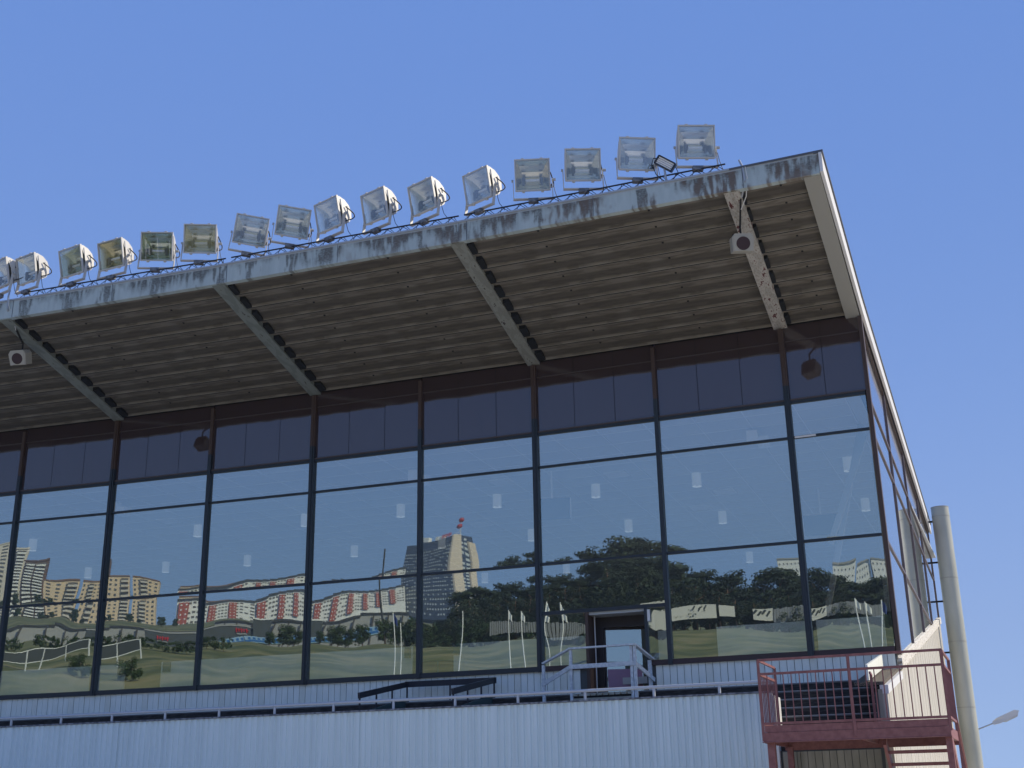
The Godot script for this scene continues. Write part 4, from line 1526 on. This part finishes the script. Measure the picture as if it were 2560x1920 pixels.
func balcony_stack(t: Node3D, a: Vector3, b: Vector3, y0: float, y1: float, ny: int, out: Vector3, m: Material) -> void:
	var mb := MB.new()
	var sh := MB.new()
	for j in ny:
		var y := lerpf(y0, y1, (j + 0.25) / ny)
		var h := (y1 - y0) / ny
		var c := (a + b) / 2
		c.y = y
		var ex := (b - a) / 2
		ex.y = 0
		mb.obox(c + out * 0.8, ex, Vector3(0, h * 0.2, 0), out * 0.8)
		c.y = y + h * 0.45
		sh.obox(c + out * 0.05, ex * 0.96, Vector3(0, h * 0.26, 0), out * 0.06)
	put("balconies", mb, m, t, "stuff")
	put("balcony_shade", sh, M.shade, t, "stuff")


func apartment(called: String, label: String, a: Vector2, b: Vector2, depth: float, y0: float, y1: float, wallm: Material, nx: int, ny: int, roofm: Material, bal: Array, balm: Material, cat := "apartment building", group := "") -> Node3D:
	var t := thing(called, label, cat, Vector3.ZERO, 0.0, group)
	var mb := MB.new()
	var out := slab_block(mb, a, b, depth, y0, y1)
	put("wall", mb, wallm, t)
	var A := Vector3(a.x, 0, a.y)
	var B := Vector3(b.x, 0, b.y)
	mb = MB.new()
	face_grid(mb, A, B, y0, y1 - 1.0, nx, ny, 0.42 if cat != "house" else 0.22, 0.45 if cat != "house" else 0.3, out)
	put("windows", mb, M.pane, t, "stuff")
	mb = MB.new()
	slab_block(mb, a + Vector2(out.x, out.z) * 0.6, b + Vector2(out.x, out.z) * 0.6, depth + 1.2, y1, y1 + 0.9)
	put("roof", mb, roofm, t)
	for q in bal:
		balcony_stack(t, A.lerp(B, q[0]), A.lerp(B, q[1]), y0, y1 - 1.0, ny, out, balm)
	return t


func build_town() -> void:
	# beige towers on the left
	apartment("apartment_tower", "tall grey beige apartment tower at the far left of the mirrored skyline", Vector2(-492, 643), Vector2(-479.5, 651.5), 18, 108, 166, M.beige2, 3, 19, M.beige2, [[0.55, 0.9]], M.hwhite)
	apartment("apartment_block", "brown apartment block with white stacked balconies beside the grey beige tower", Vector2(-480.5, 651.0), Vector2(-467.5, 659.4), 16, 112, 156.5, M.brown, 5, 15, M.brown, [[0.16, 0.52], [0.58, 0.92]], M.hwhite)
	apartment("tan_block", "tan apartment block with brown roof, left of the mirrored pair", Vector2(-445, 626), Vector2(-431.5, 634.5), 14, 108, 134.5, M.beige, 4, 8, M.roofbrown, [[0.62, 0.95]], M.beige2, "apartment building", "tan blocks")
	apartment("tan_block", "tan apartment block with brown roof, right of the mirrored pair", Vector2(-430.0, 636.0), Vector2(-418.5, 642.5), 14, 107, 134.5, M.beige, 5, 8, M.roofbrown, [[0.35, 0.62]], M.beige2, "apartment building", "tan blocks")
	apartment("tan_hillside_house", "tan house row with brown roof rising behind the red and white block", Vector2(-508, 809), Vector2(-473, 829), 16, 128, 162.5, M.beige, 10, 8, M.roofbrown, [], M.beige2)
	# long curved red and white block
	var t := thing("terrace_block", "long curving red and white apartment block with dark roof", "apartment building")
	var line := [Vector3(-482.5, 129.7, 766), Vector3(-458, 132, 779.5), Vector3(-432, 134.5, 793.5), Vector3(-415.5, 138.5, 801.5), Vector3(-398.7, 141.5, 810), Vector3(-384, 146, 816.5), Vector3(-369, 149.5, 822.5)]
	var fine_line := []
	for i in line.size() - 1:
		for k in 3:
			fine_line.append(line[i].lerp(line[i + 1], k / 3.0))
	fine_line.append(line[-1])
	line = fine_line
	for i in line.size() - 1:
		var a: Vector3 = line[i]
		var b: Vector3 = line[i + 1]
		var mb := MB.new()
		var y0 := minf(a.y, b.y)
		var y1 := lerpf(21.5, 16.5, i / 17.0) + y0
		var out := slab_block(mb, Vector2(a.x, a.z), Vector2(b.x, b.z), 14, y0 - 14.0, y1)
		put("wall", mb, M.hwhite, t)
		mb = MB.new()
		slab_block(mb, Vector2(a.x, a.z) + Vector2(out.x, out.z), Vector2(b.x, b.z) + Vector2(out.x, out.z), 16, y1, y1 + 1.6)
		put("roof", mb, M.darkroof, t)
		var A := Vector3(a.x, 0, a.z)
		var B := Vector3(b.x, 0, b.z)
		mb = MB.new()
		face_grid(mb, A, B, y0, y1 - 0.4, 3, 6, 0.66, 0.42, out, 0.12)
		put("windows", mb, M.shade, t, "stuff")
		for q in [[0.12, 0.78]]:
			if i % 2 == 1:
				continue
			mb = MB.new()
			var p0 := A.lerp(B, q[0])
			var p1 := A.lerp(B, q[1])
			var c := (p0 + p1) / 2
			c.y = (y0 + y1 - 1.6) / 2
			mb.obox(c + out * 0.7, (p1 - p0) / 2, Vector3(0, (y1 - 1.6 - y0) / 2, 0), out * 0.7)
			var rb := put("red_bay", mb, M.hred, t)
			mb = MB.new()
			face_grid(mb, p0, p1, y0, y1 - 1.6, 2, 6, 0.3, 0.3, out * 1.0)
			for k in mb.v.size():
				mb.v[k] += out * 1.4
			put("window_strip", mb, M.hwhite, rb, "stuff")
	# hotel-like tower
	t = thing("office_tower", "dark glass tower with sandstone end walls mirrored in the middle panes", "tower")
	var mpt := Vector2(-338.0, 835.0)
	var vdir := mpt.normalized()
	var left := Vector2(-vdir.y, vdir.x)
	if left.x > 0:
		left = -left
	var L := mpt + left * 36.0 + vdir * 16.0
	var R := mpt - left * 17.5 + vdir * 22.0
	var y0 := 138.0
	var y1 := 193.5
	var far_corner := L + R - mpt
	var mb := MB.new()
	var ring := [Vector3(mpt.x, y0, mpt.y), Vector3(L.x, y0, L.y), Vector3(far_corner.x, y0, far_corner.y), Vector3(R.x, y0, R.y)]
	if (ring[1] - ring[0]).cross(ring[3] - ring[0]).y < 0:
		ring = [ring[0], ring[3], ring[2], ring[1]]
	var up := Vector3(0, y1 - y0, 0)
	mb.hexa([ring[0], ring[1], ring[2], ring[3], ring[0] + up, ring[1] + up, ring[2] + up, ring[3] + up])
	put("body", mb, M.towerglass, t)
	var A3 := Vector3(L.x, 0, L.y)
	var B3 := Vector3(mpt.x, 0, mpt.y)
	var C3 := Vector3(R.x, 0, R.y)
	var n1 := -Vector3(C3.x - B3.x, 0, C3.z - B3.z).normalized()
	var n2 := -Vector3(A3.x - B3.x, 0, A3.z - B3.z).normalized()
	mb = MB.new()
	face_grid(mb, A3, B3, y0 + 2, y1 - 9, 22, 12, 0.5, 0.36, n1, 0.25)
	put("windows", mb, M.towerpane, t, "stuff")
	mb = MB.new()
	face_grid(mb, A3, B3, y0 + 4, y1 - 10, 1, 12, 1.0, 0.12, n1 * 0.6)
	put("floor_bands", mb, M.pane, t, "stuff")
	for q in [[0.0, 0.40], [0.74, 1.0]]:
		mb = MB.new()
		var p0 := B3.lerp(C3, q[0])
		var p1 := B3.lerp(C3, q[1])
		var hh: float = y1 + 0.8 if q[0] == 0.0 else y1 - 5.0
		var c := (p0 + p1) / 2
		c.y = (y0 + hh) / 2
		mb.obox(c + n2 * 0.6, (p1 - p0) / 2, Vector3(0, (hh - y0) / 2, 0), n2 * 0.8)
		put("sandstone_wall", mb, M.sandstone, t)
	mb = MB.new()
	face_grid(mb, B3.lerp(C3, 0.40), B3.lerp(C3, 0.74), y0 + 4, y1 - 2, 2, 14, 0.7, 0.5, n2, 0.2)
	put("stair_windows", mb, M.towerpane, t, "stuff")
	mb = MB.new()
	var e3 := (A3 - B3).normalized()
	for q in [[0.22, 0.46], [0.60, 0.78]]:
		var p0 := B3.lerp(A3, 1.0 - q[0]) - n1 * 3.0
		var p1 := B3.lerp(A3, 1.0 - q[1]) - n1 * 3.0
		var c := (p0 + p1) / 2
		c.y = y1 + 2.0
		mb.obox(c, (p1 - p0) / 2, Vector3(0, 2.2, 0), n1 * 2.0)
	put("roof_plant", mb, M.hwhite, t)
	mb = MB.new()
	for k in 6:   # red roof letters, seen in reverse in the glass
		var c := B3.lerp(A3, 0.04 + 0.038 * k)
		c.y = y1 + 2.6
		var hgt := 1.9 if k % 2 == 0 else 2.5
		mb.obox(c - e3 * 0.35, e3 * 0.16, Vector3(0, hgt, 0), n1 * 0.2)
		mb.obox(c + e3 * 0.35, e3 * 0.16, Vector3(0, hgt * 0.8, 0), n1 * 0.2)
		mb.obox(c + Vector3(0, hgt * 0.2, 0), e3 * 0.35, Vector3(0, 0.22, 0), n1 * 0.2)
	put("roof_letters", mb, M.signred, t)
	var m2 := MB.new()
	var bp := Vector3(-332.7, 0, 842.0)
	m2.tube(bp + Vector3(0, y1, 0), bp + Vector3(0.3, y1 + 16, 0), 0.35, 0.3, 8)
	m2.tube(bp + Vector3(-5.0, y1 + 0.8, -2), bp + Vector3(0, y1 + 5, 0), 0.25, 0.25, 8)
	put("ball_mast", m2, M.hwhite, t)
	for q in [Vector3(-334.0, 204.0, 842.0), Vector3(-332.2, 211.2, 842.4)]:
		m2 = MB.new()
		m2.ball(q, 2.95, 24)
		put("red_ball", m2, M.redball, t)
	# grey wall with raking struts and a dark roof edge along the railway
	t = thing("retaining_hall", "long grey hall wall with dark raking struts and dark roof edge", "hall")
	var hl := [Vector3(-303, 60.5, 384), Vector3(-283, 63, 397), Vector3(-266, 64, 406.5), Vector3(-249, 64, 416), Vector3(-232, 66, 423), Vector3(-215, 68, 431), Vector3(-197, 69, 439)]
	for i in hl.size() - 1:
		var a: Vector3 = hl[i]
		var b: Vector3 = hl[i + 1]
		mb = MB.new()
		var out := slab_block(mb, Vector2(a.x, a.z), Vector2(b.x, b.z), 8, 50, b.y + 6.6)
		put("wall", mb, M.concrete, t)
		mb = MB.new()
		slab_block(mb, Vector2(a.x, a.z) + Vector2(out.x, out.z) * 0.6, Vector2(b.x, b.z) + Vector2(out.x, out.z) * 0.6, 10, b.y + 6.6, b.y + 7.6)
		put("roof_edge", mb, M.darkroof, t)
		for k in 3:
			var c := Vector3(a.x, 0, a.z).lerp(Vector3(b.x, 0, b.z), 0.2 + 0.3 * k)
			mb = MB.new()
			mb.bar(c + Vector3(-1.2, b.y - 6.0, 0) + out * 0.5, c + Vector3(1.6, b.y + 6.2, 0) + out * 0.5, 0.5, 0.5)
			put("strut", mb, M.shade, t)
	for q in [[Vector2(-264.8, 394), Vector2(-229, 413), 61.0, 69.0, "wide dark shed with red lettering on the railway side", true], [Vector2(-228.5, 412), Vector2(-223.5, 414.5), 64.0, 74.5, "narrow dark shed with a white bar on top", false]]:
		t = thing("dark_shed", q[4], "shed")
		mb = MB.new()
		var out := slab_block(mb, q[0], q[1], 6, q[2] - 6, q[3])
		put("wall", mb, M.mesh, t)
		mb = MB.new()
		slab_block(mb, q[0] + Vector2(out.x, out.z) * 0.3, q[1] + Vector2(out.x, out.z) * 0.3, 6.5, q[3], q[3] + 0.7)
		put("roof", mb, M.concrete if q[5] else M.hwhite, t)
		if q[5]:
			for s in [0.16, 0.90]:
				var c2: Vector2 = q[0].lerp(q[1], s)
				var e2: Vector2 = (q[1] - q[0]).normalized()
				var c := Vector3(c2.x, 66.0 + (1.0 if s > 0.5 else 0.0), c2.y) + out * 0.4
				var ex := Vector3(e2.x, 0, e2.y)
				mb = MB.new()
				for k in 5:
					mb.obox(c + ex * (k - 2) * 0.95, ex * 0.22, Vector3(0, 0.8 if k % 2 else 1.1, 0), out * 0.1)
					mb.obox(c + ex * ((k - 2) * 0.95 + 0.3) + Vector3(0, 0.3, 0), ex * 0.3, Vector3(0, 0.2, 0), out * 0.1)
				put("red_letters", mb, M.signred, t)
				mb = MB.new()
				mb.obox(c - Vector3(0, 1.8, 0), ex * 1.9, Vector3(0, 0.28, 0), out * 0.1)
				put("pale_line", mb, M.concrete, t)
	# blue train
	t = thing("train", "blue and white passenger train on the embankment below the grey wall", "train")
	var tl := [Vector3(-172, 44.2, 287), Vector3(-165.5, 45.2, 290.2), Vector3(-159, 46.5, 293), Vector3(-152, 47.6, 296), Vector3(-145, 48.4, 299)]
	for i in tl.size() - 1:
		var a: Vector3 = tl[i]
		var b: Vector3 = tl[i + 1]
		mb = MB.new()
		mb.bar(a + Vector3(0, 0.4, 0), b + Vector3(0, 0.4, 0) - (b - a).normalized() * 0.3, 2.6, 2.3)
		var car := put("carriage", mb, M.bluepale, t)
		mb = MB.new()
		mb.bar(a + Vector3(0, -0.1, 0), b - (b - a).normalized() * 0.3 + Vector3(0, -0.1, 0), 2.7, 0.7)
		put("blue_stripe", mb, M.blue, car)
		mb = MB.new()
		for k in 5:
			var c := a.lerp(b, 0.12 + 0.18 * k)
			mb.bar(c + Vector3(0, 0.8, 0), c + (b - a) * 0.1 + Vector3(0, 0.8, 0), 2.7, 0.75)
		put("windows", mb, M.blue, car, "stuff")
	# dark mast
	t = thing("mast", "thin dark mast standing left of the mirrored tower", "mast")
	mb = MB.new()
	mb.tube(Vector3(-173.0, 50, 362), Vector3(-173.4, 88, 362), 0.45, 0.28, 8)
	put("shaft", mb, M.darkroof, t)
	# white houses far behind the pines
	for q in [[Vector2(-93, 591), Vector2(-82, 593), 104, 116.5, "white house behind the pines, left one"], [Vector2(-81.5, 594), Vector2(-75.5, 595), 103, 114.0, "white house behind the pines, middle one"], [Vector2(-74.5, 594), Vector2(-64, 596), 102, 114.8, "white house behind the pines, right one"]]:
		apartment("white_house", q[4], q[0], q[1], 10, q[2], q[3], M.hwhite, 6, 3, M.concrete, [], M.hwhite, "house", "white houses behind the pines")


func foliage(n: int, size: float, sd: int, shape: int) -> ArrayMesh:
	# leaf clumps through a crown of unit height; shape 0 pine (flat layered top), 1 round, 2 spruce-like
	var r := RandomNumberGenerator.new()
	r.seed = sd
	var mb := MB.new()
	var lobes := []
	for k in (20 if shape != 2 else 9):
		if shape == 0:
			var h := r.randf_range(0.30, 0.95)
			lobes.append([Vector3(r.randf_range(-0.30, 0.30) * (1.25 - h), h, r.randf_range(-0.30, 0.30) * (1.25 - h)), Vector3(r.randf_range(0.11, 0.20), r.randf_range(0.045, 0.09), r.randf_range(0.11, 0.20))])
		elif shape == 1 or shape == 3:
			var wide := 0.17 if shape == 1 else 0.36
			lobes.append([Vector3(r.randf_range(-wide, wide), r.randf_range(0.22 if shape == 1 else 0.06, 0.82), r.randf_range(-wide, wide)), Vector3.ONE * r.randf_range(0.10, 0.19)])
		else:
			var h := 0.15 + 0.1 * k
			lobes.append([Vector3(r.randf_range(-0.04, 0.04), h, r.randf_range(-0.04, 0.04)), Vector3(0.30 * (1.05 - h), 0.09, 0.30 * (1.05 - h))])
	for i in n:
		var l: Array = lobes[r.randi() % lobes.size()]
		var d := Vector3(r.randfn(), r.randfn(), r.randfn()).normalized() * pow(r.randf(), 0.35)
		var c: Vector3 = l[0] + d * l[1]
		var nn := (d + Vector3(r.randf_range(-0.7, 0.7), r.randf_range(-0.1, 0.9), r.randf_range(-0.7, 0.7))).normalized()
		var x := nn.cross(Vector3(r.randf() - 0.5, r.randf() - 0.5, r.randf() - 0.5)).normalized()
		var y := nn.cross(x)
		var s := size * r.randf_range(0.6, 1.3)
		mb.tri(c - x * s, c + x * s * 0.9 - y * s * 0.3, c + y * s, nn)
		mb.tri(c - x * s * 0.6 - y * s * 0.8, c + x * s, c + y * s * 0.5 - x * s * 0.2, nn)
	return mb.mesh()


func make_tree(called: String, crown: ArrayMesh, m: Material, thick: float, group: String) -> Node3D:
	var t := thing(called, "", "tree" if called != "bush" else "bush", Vector3.ZERO, 0.0, group)
	t.set_meta("stem", called)
	var mb := MB.new()
	mb.tube(Vector3(0, -0.15, 0), Vector3(0.01, 0.45, 0), thick, thick * 0.7, 7, false)
	mb.tube(Vector3(0.01, 0.45, 0), Vector3(-0.01, 0.85, 0.01), thick * 0.7, thick * 0.3, 7, false)
	for k in 4:
		var a := TAU * k / 4 + 0.4
		mb.tube(Vector3(0, 0.42 + 0.1 * k, 0), Vector3(0.2 * cos(a), 0.58 + 0.09 * k, 0.2 * sin(a)), thick * 0.4, thick * 0.15, 5, false)
	put("trunk", mb, M.bark if called != "pine_tree" else M.pinebark, t)
	putm("crown", crown, m, t)
	return t


func plant_all(kinds: Array, spots: Array, label: String) -> void:
	for i in spots.size():
		var q: Array = spots[i]
		var src: Node3D = kinds[i % kinds.size()]
		var base: float = hill(q[0], q[1])
		var size: float = q[2] if q.size() < 4 else q[3] - base
		if src.get_meta("label") == "":
			src.position = Vector3(q[0], base, q[1])
			src.rotation.y = i * 1.7
			src.scale = Vector3.ONE * size
			src.set_meta("label", label)
		else:
			var o := twin(src, Vector3(q[0], base, q[1]), i * 2.3, label, size)
			o.scale = Vector3(size, size * (1.0 + 0.1 * sin(i * 3.1)), size)


func build_trees() -> void:
	var pines := []
	for k in 3:
		pines.append(make_tree("pine_tree", foliage(2600, 0.021, 100 + k, 0 if k < 2 else 1), M.pine if k != 1 else M.pine2, 0.018, "dark pines in the wood behind the flagpoles"))
	var tops := [[-121.0, 49.5], [-116.0, 50.5], [-111.5, 58.5], [-107.0, 59.2], [-103.0, 60.2], [-99.0, 61.6], [-94.5, 62.6], [-90.4, 64.3], [-87.5, 65.6], [-84.0, 66.4], [-80.5, 66.4], [-77.0, 65.6], [-73.0, 63.3], [-69.4, 64.0], [-66.0, 61.0], [-62.5, 61.5], [-59.0, 61.0], [-56.0, 60.5], [-52.0, 58.5], [-48.0, 58.8], [-44.3, 61.5], [-40.5, 57.0], [-36.5, 57.8], [-32.5, 56.0], [-27.0, 56.0], [-22.0, 54.0], [-16.0, 55.0]]
	var spots := []
	var k := 0
	for q in tops:
		var x: float = q[0]
		var z := sqrt(300.0 * 300.0 - x * x) + 0.0
		spots.append([x, z, 0, q[1] - 1.2])
		spots.append([x + 2.0, z + 9.0, 0, q[1] - 1.5 - 2.5 * absf(sin(k * 1.3))])
		spots.append([x - 1.0, z - 7.0, 0, q[1] - 5.0 - 4.0 * absf(sin(k * 2.1))])
		k += 1
	plant_all(pines, spots, "dark green pine in the dense wood mirrored right of the tower")
	# undergrowth of the wood
	var ug := make_tree("bush", foliage(1300, 0.034, 300, 3), M.leaf, 0.012, "bushes along the edge of the wood")
	var low := []
	for i in 26:
		var x := -122.0 + 4.0 * i
		if x < -76.0 or x > -43.0:
			low.append([x, sqrt(290.0 * 290.0 - x * x), 6.5 + 2.0 * sin(i * 1.9)])
		low.append([x + 2.0, sqrt(300.0 * 300.0 - x * x), 8.5 + 2.0 * sin(i * 2.7)])
	plant_all([ug], low, "green bush along the foot of the mirrored pine wood")
	var ra := make_tree("leafy_tree", foliage(1300, 0.034, 310, 1), M.leaf2, 0.02, "leafy trees beside the railway")
	var rb := make_tree("leafy_tree", foliage(1300, 0.034, 320, 1), M.leaf, 0.02, "leafy trees beside the railway")
	plant_all([ra, rb], [[-142.3, 267.7, 7.5], [-144.5, 264.5, 5.5], [-140.8, 268, 7.0], [-135.8, 270, 6.5], [-131, 272, 7.5], [-128.5, 273.5, 7.2], [-138.6, 269, 6.0], [-125.5, 274.5, 7.0], [-122.0, 275.5, 6.2], [-170, 276, 4.0]], "leafy green tree in front of the mirrored railway")
	var ha := make_tree("hill_tree", foliage(900, 0.045, 330, 1), M.leaf, 0.02, "trees below the tan apartment blocks")
	var hp := []
	for i in 18:
		var x := -452.0 + 4.6 * i
		var z := sqrt(700.0 * 700.0 - x * x) * (0.985 + 0.01 * sin(i * 2.2))
		hp.append([x * 0.985, z, 8.0, hill(x * 0.985, z) + 6.5 + 2.0 * sin(i * 1.7)])
	plant_all([ha], hp, "green tree on the slope below the mirrored tan blocks")
	var sb := make_tree("bush", foliage(1300, 0.034, 340, 3), M.leaf, 0.012, "bushes on the near slope")
	plant_all([sb], [[-128, 164.7, 3.0], [-125.2, 166, 3.3], [-122, 167.8, 4.0], [-119.8, 168.8, 3.5], [-125.0, 165.0, 3.0], [-116.5, 169.5, 3.2], [-112, 171.8, 4.0], [-114, 171.0, 3.4], [-109.5, 173.2, 3.6], [-107.0, 174.5, 3.0], [-131, 163.0, 3.2]], "low green bush on the slope above the mesh fence")
	var fb := make_tree("round_bush", foliage(2200, 0.03, 350, 3), M.leaf, 0.012, "")
	plant_all([fb], [[-77.6, 101.0, 3.0]], "round green bush standing alone in front of the mesh fence")


func build_field() -> void:
	# mesh fence with a white frame
	var t := thing("mesh_fence", "white framed fence of dark mesh panels on the near slope", "fence")
	var line := [Vector3(-92.5, 0, 104.5), Vector3(-89.0, 0, 106.8), Vector3(-87.5, 0, 107.5), Vector3(-84.6, 0, 108.7), Vector3(-81.8, 0, 109.4)]
	var ys := [18.4, 18.9, 19.2, 19.8, 20.3]
	for i in line.size() - 1:
		var a: Vector3 = line[i] + Vector3(0, ys[i], 0)
		var b: Vector3 = line[i + 1] + Vector3(0, ys[i + 1], 0)
		var mb := MB.new()
		mb.bar((a + Vector3(0, 0.8, 0)), (b + Vector3(0, 0.8, 0)), 0.03, 1.5)
		put("mesh_panel", mb, M.mesh, t)
		for h in [0.03, 1.58]:
			mb = MB.new()
			mb.bar(a + Vector3(0, h, 0), b + Vector3(0, h, 0), 0.10, 0.10)
			put("white_rail", mb, M.hwhite, t)
		mb = MB.new()
		mb.bar(a + Vector3(0, -1.2, 0), a + Vector3(0, 1.6, 0), 0.12, 0.12, Vector3(0, 0, 1))
		put("post", mb, M.hwhite, t)
	var mb2 := MB.new()
	var e: Vector3 = line[4] + Vector3(0, ys[4], 0)
	mb2.bar(e + Vector3(0, -1.2, 0), e + Vector3(0, 1.6, 0), 0.12, 0.12, Vector3(0, 0, 1))
	put("post", mb2, M.hwhite, t)
	# white banner walls with dark lettering strokes and a grey board fence
	for q in [[Vector2(-75.5, 279.3), Vector2(-56.9, 283.4), 43.0, 47.6, "long white board wall with faint dark strokes at the wood's edge", 3], [Vector2(-56.2, 283.6), Vector2(-52.4, 284.4), 43.6, 47.4, "short plain white board wall at the wood's edge", 0], [Vector2(-48.6, 285.2), Vector2(-44.6, 286), 43.4, 47.2, "white board wall with dark jagged print at the wood's edge", 4]]:
		t = thing("board_wall", q[4], "board wall", Vector3.ZERO, 0.0, "white board walls")
		var mb := MB.new()
		var out := slab_block(mb, q[0], q[1], 0.4, q[2], q[3])
		put("board", mb, M.banner, t)
		for k in int(q[5]):
			var f: float = (0.66 + 0.09 * k) if q[5] == 3 else (0.12 + 0.22 * k)
			var c2: Vector2 = q[0].lerp(q[1], f)
			mb = MB.new()
			var c := Vector3(c2.x, q[3] - 1.0 - 0.5 * (k % 2), c2.y) + out * 0.08
			mb.bar(c + Vector3(-0.5, -0.8, 0), c + Vector3(0.3, 0.7, 0.05), 0.12, 0.45)
			put("print", mb, M.mesh, t)
	t = thing("board_fence", "grey upright board fence right of the white board walls", "fence")
	for k in 22:
		var x := -44.2 + 0.62 * k
		var mb := MB.new()
		mb.box(Vector3(x, 44.8 + 0.12 * sin(k * 2.0), 285.9 + 0.02 * k), Vector3(0.56, 4.0, 0.08))
		put("fence_board", mb, M.concrete, t)
	t = thing("board_fence", "grey weathered board fence in front of the mirrored pines, left part", "fence")
	for k in 24:
		var x := -100.0 + 0.62 * k
		var mb := MB.new()
		mb.box(Vector3(x, 43.2 + 0.12 * sin(k * 2.0), 268.5 + 0.22 * k), Vector3(0.5, 3.6, 0.08))
		put("fence_board", mb, M.concrete, t)
	# flagpoles
	var fl := [[-28.6, 54.6, 14.8, 1, "flagpole with a blue flag, mirrored left of the middle mullion"], [-28.2, 54.9, 14.0, 0, "bare pole close beside the blue flag's pole"], [-24.0, 55.8, 15.0, 0, "tall bare white flagpole mirrored below the tower's end wall"], [-20.5, 56.7, 14.9, 2, "flagpole with white flag mirrored before the first pines"], [-19.4, 56.6, 14.8, 2, "flagpole with white flag mirrored left of the door"], [-1.9, 59.4, 14.4, 2, "flagpole with white flag, left pole of the corner pane"], [-1.4, 59.5, 14.2, 2, "flagpole with white flag, second pole of the corner pane"], [-0.6, 59.6, 14.3, 1, "flagpole with blue flag, third pole of the corner pane"], [0.2, 59.8, 14.1, 0, "bare flagpole, last pole of the corner pane"]]
	for q in fl:
		var p := thing("flagpole", q[4], "flagpole", Vector3(q[0], hill(q[0], q[1]), q[1]), 0.0, "white flagpoles on the near slope")
		var h: float = q[2] - p.position.y
		var mb := MB.new()
		mb.tube(Vector3(0, -0.3, 0), Vector3(0, h, 0), 0.06, 0.035, 8)
		put("pole", mb, M.hwhite, p)
		if q[3] > 0:
			mb = MB.new()
			for k in 5:
				var x0 := 0.04 + 0.05 * k
				mb.quad(Vector3(x0, h - 0.85 - 0.05 * k, 0.04 * sin(k * 1.3)), Vector3(x0 + 0.05, h - 0.90 - 0.05 * k, 0.04 * sin((k + 1) * 1.3)), Vector3(x0 + 0.05, h - 0.08 - 0.09 * (k + 1), 0.04 * sin((k + 1) * 1.3)), Vector3(x0, h - 0.08 - 0.09 * k, 0.04 * sin(k * 1.3)))
			put("flag", mb, M.flagblue if q[3] == 1 else M.hwhite, p)
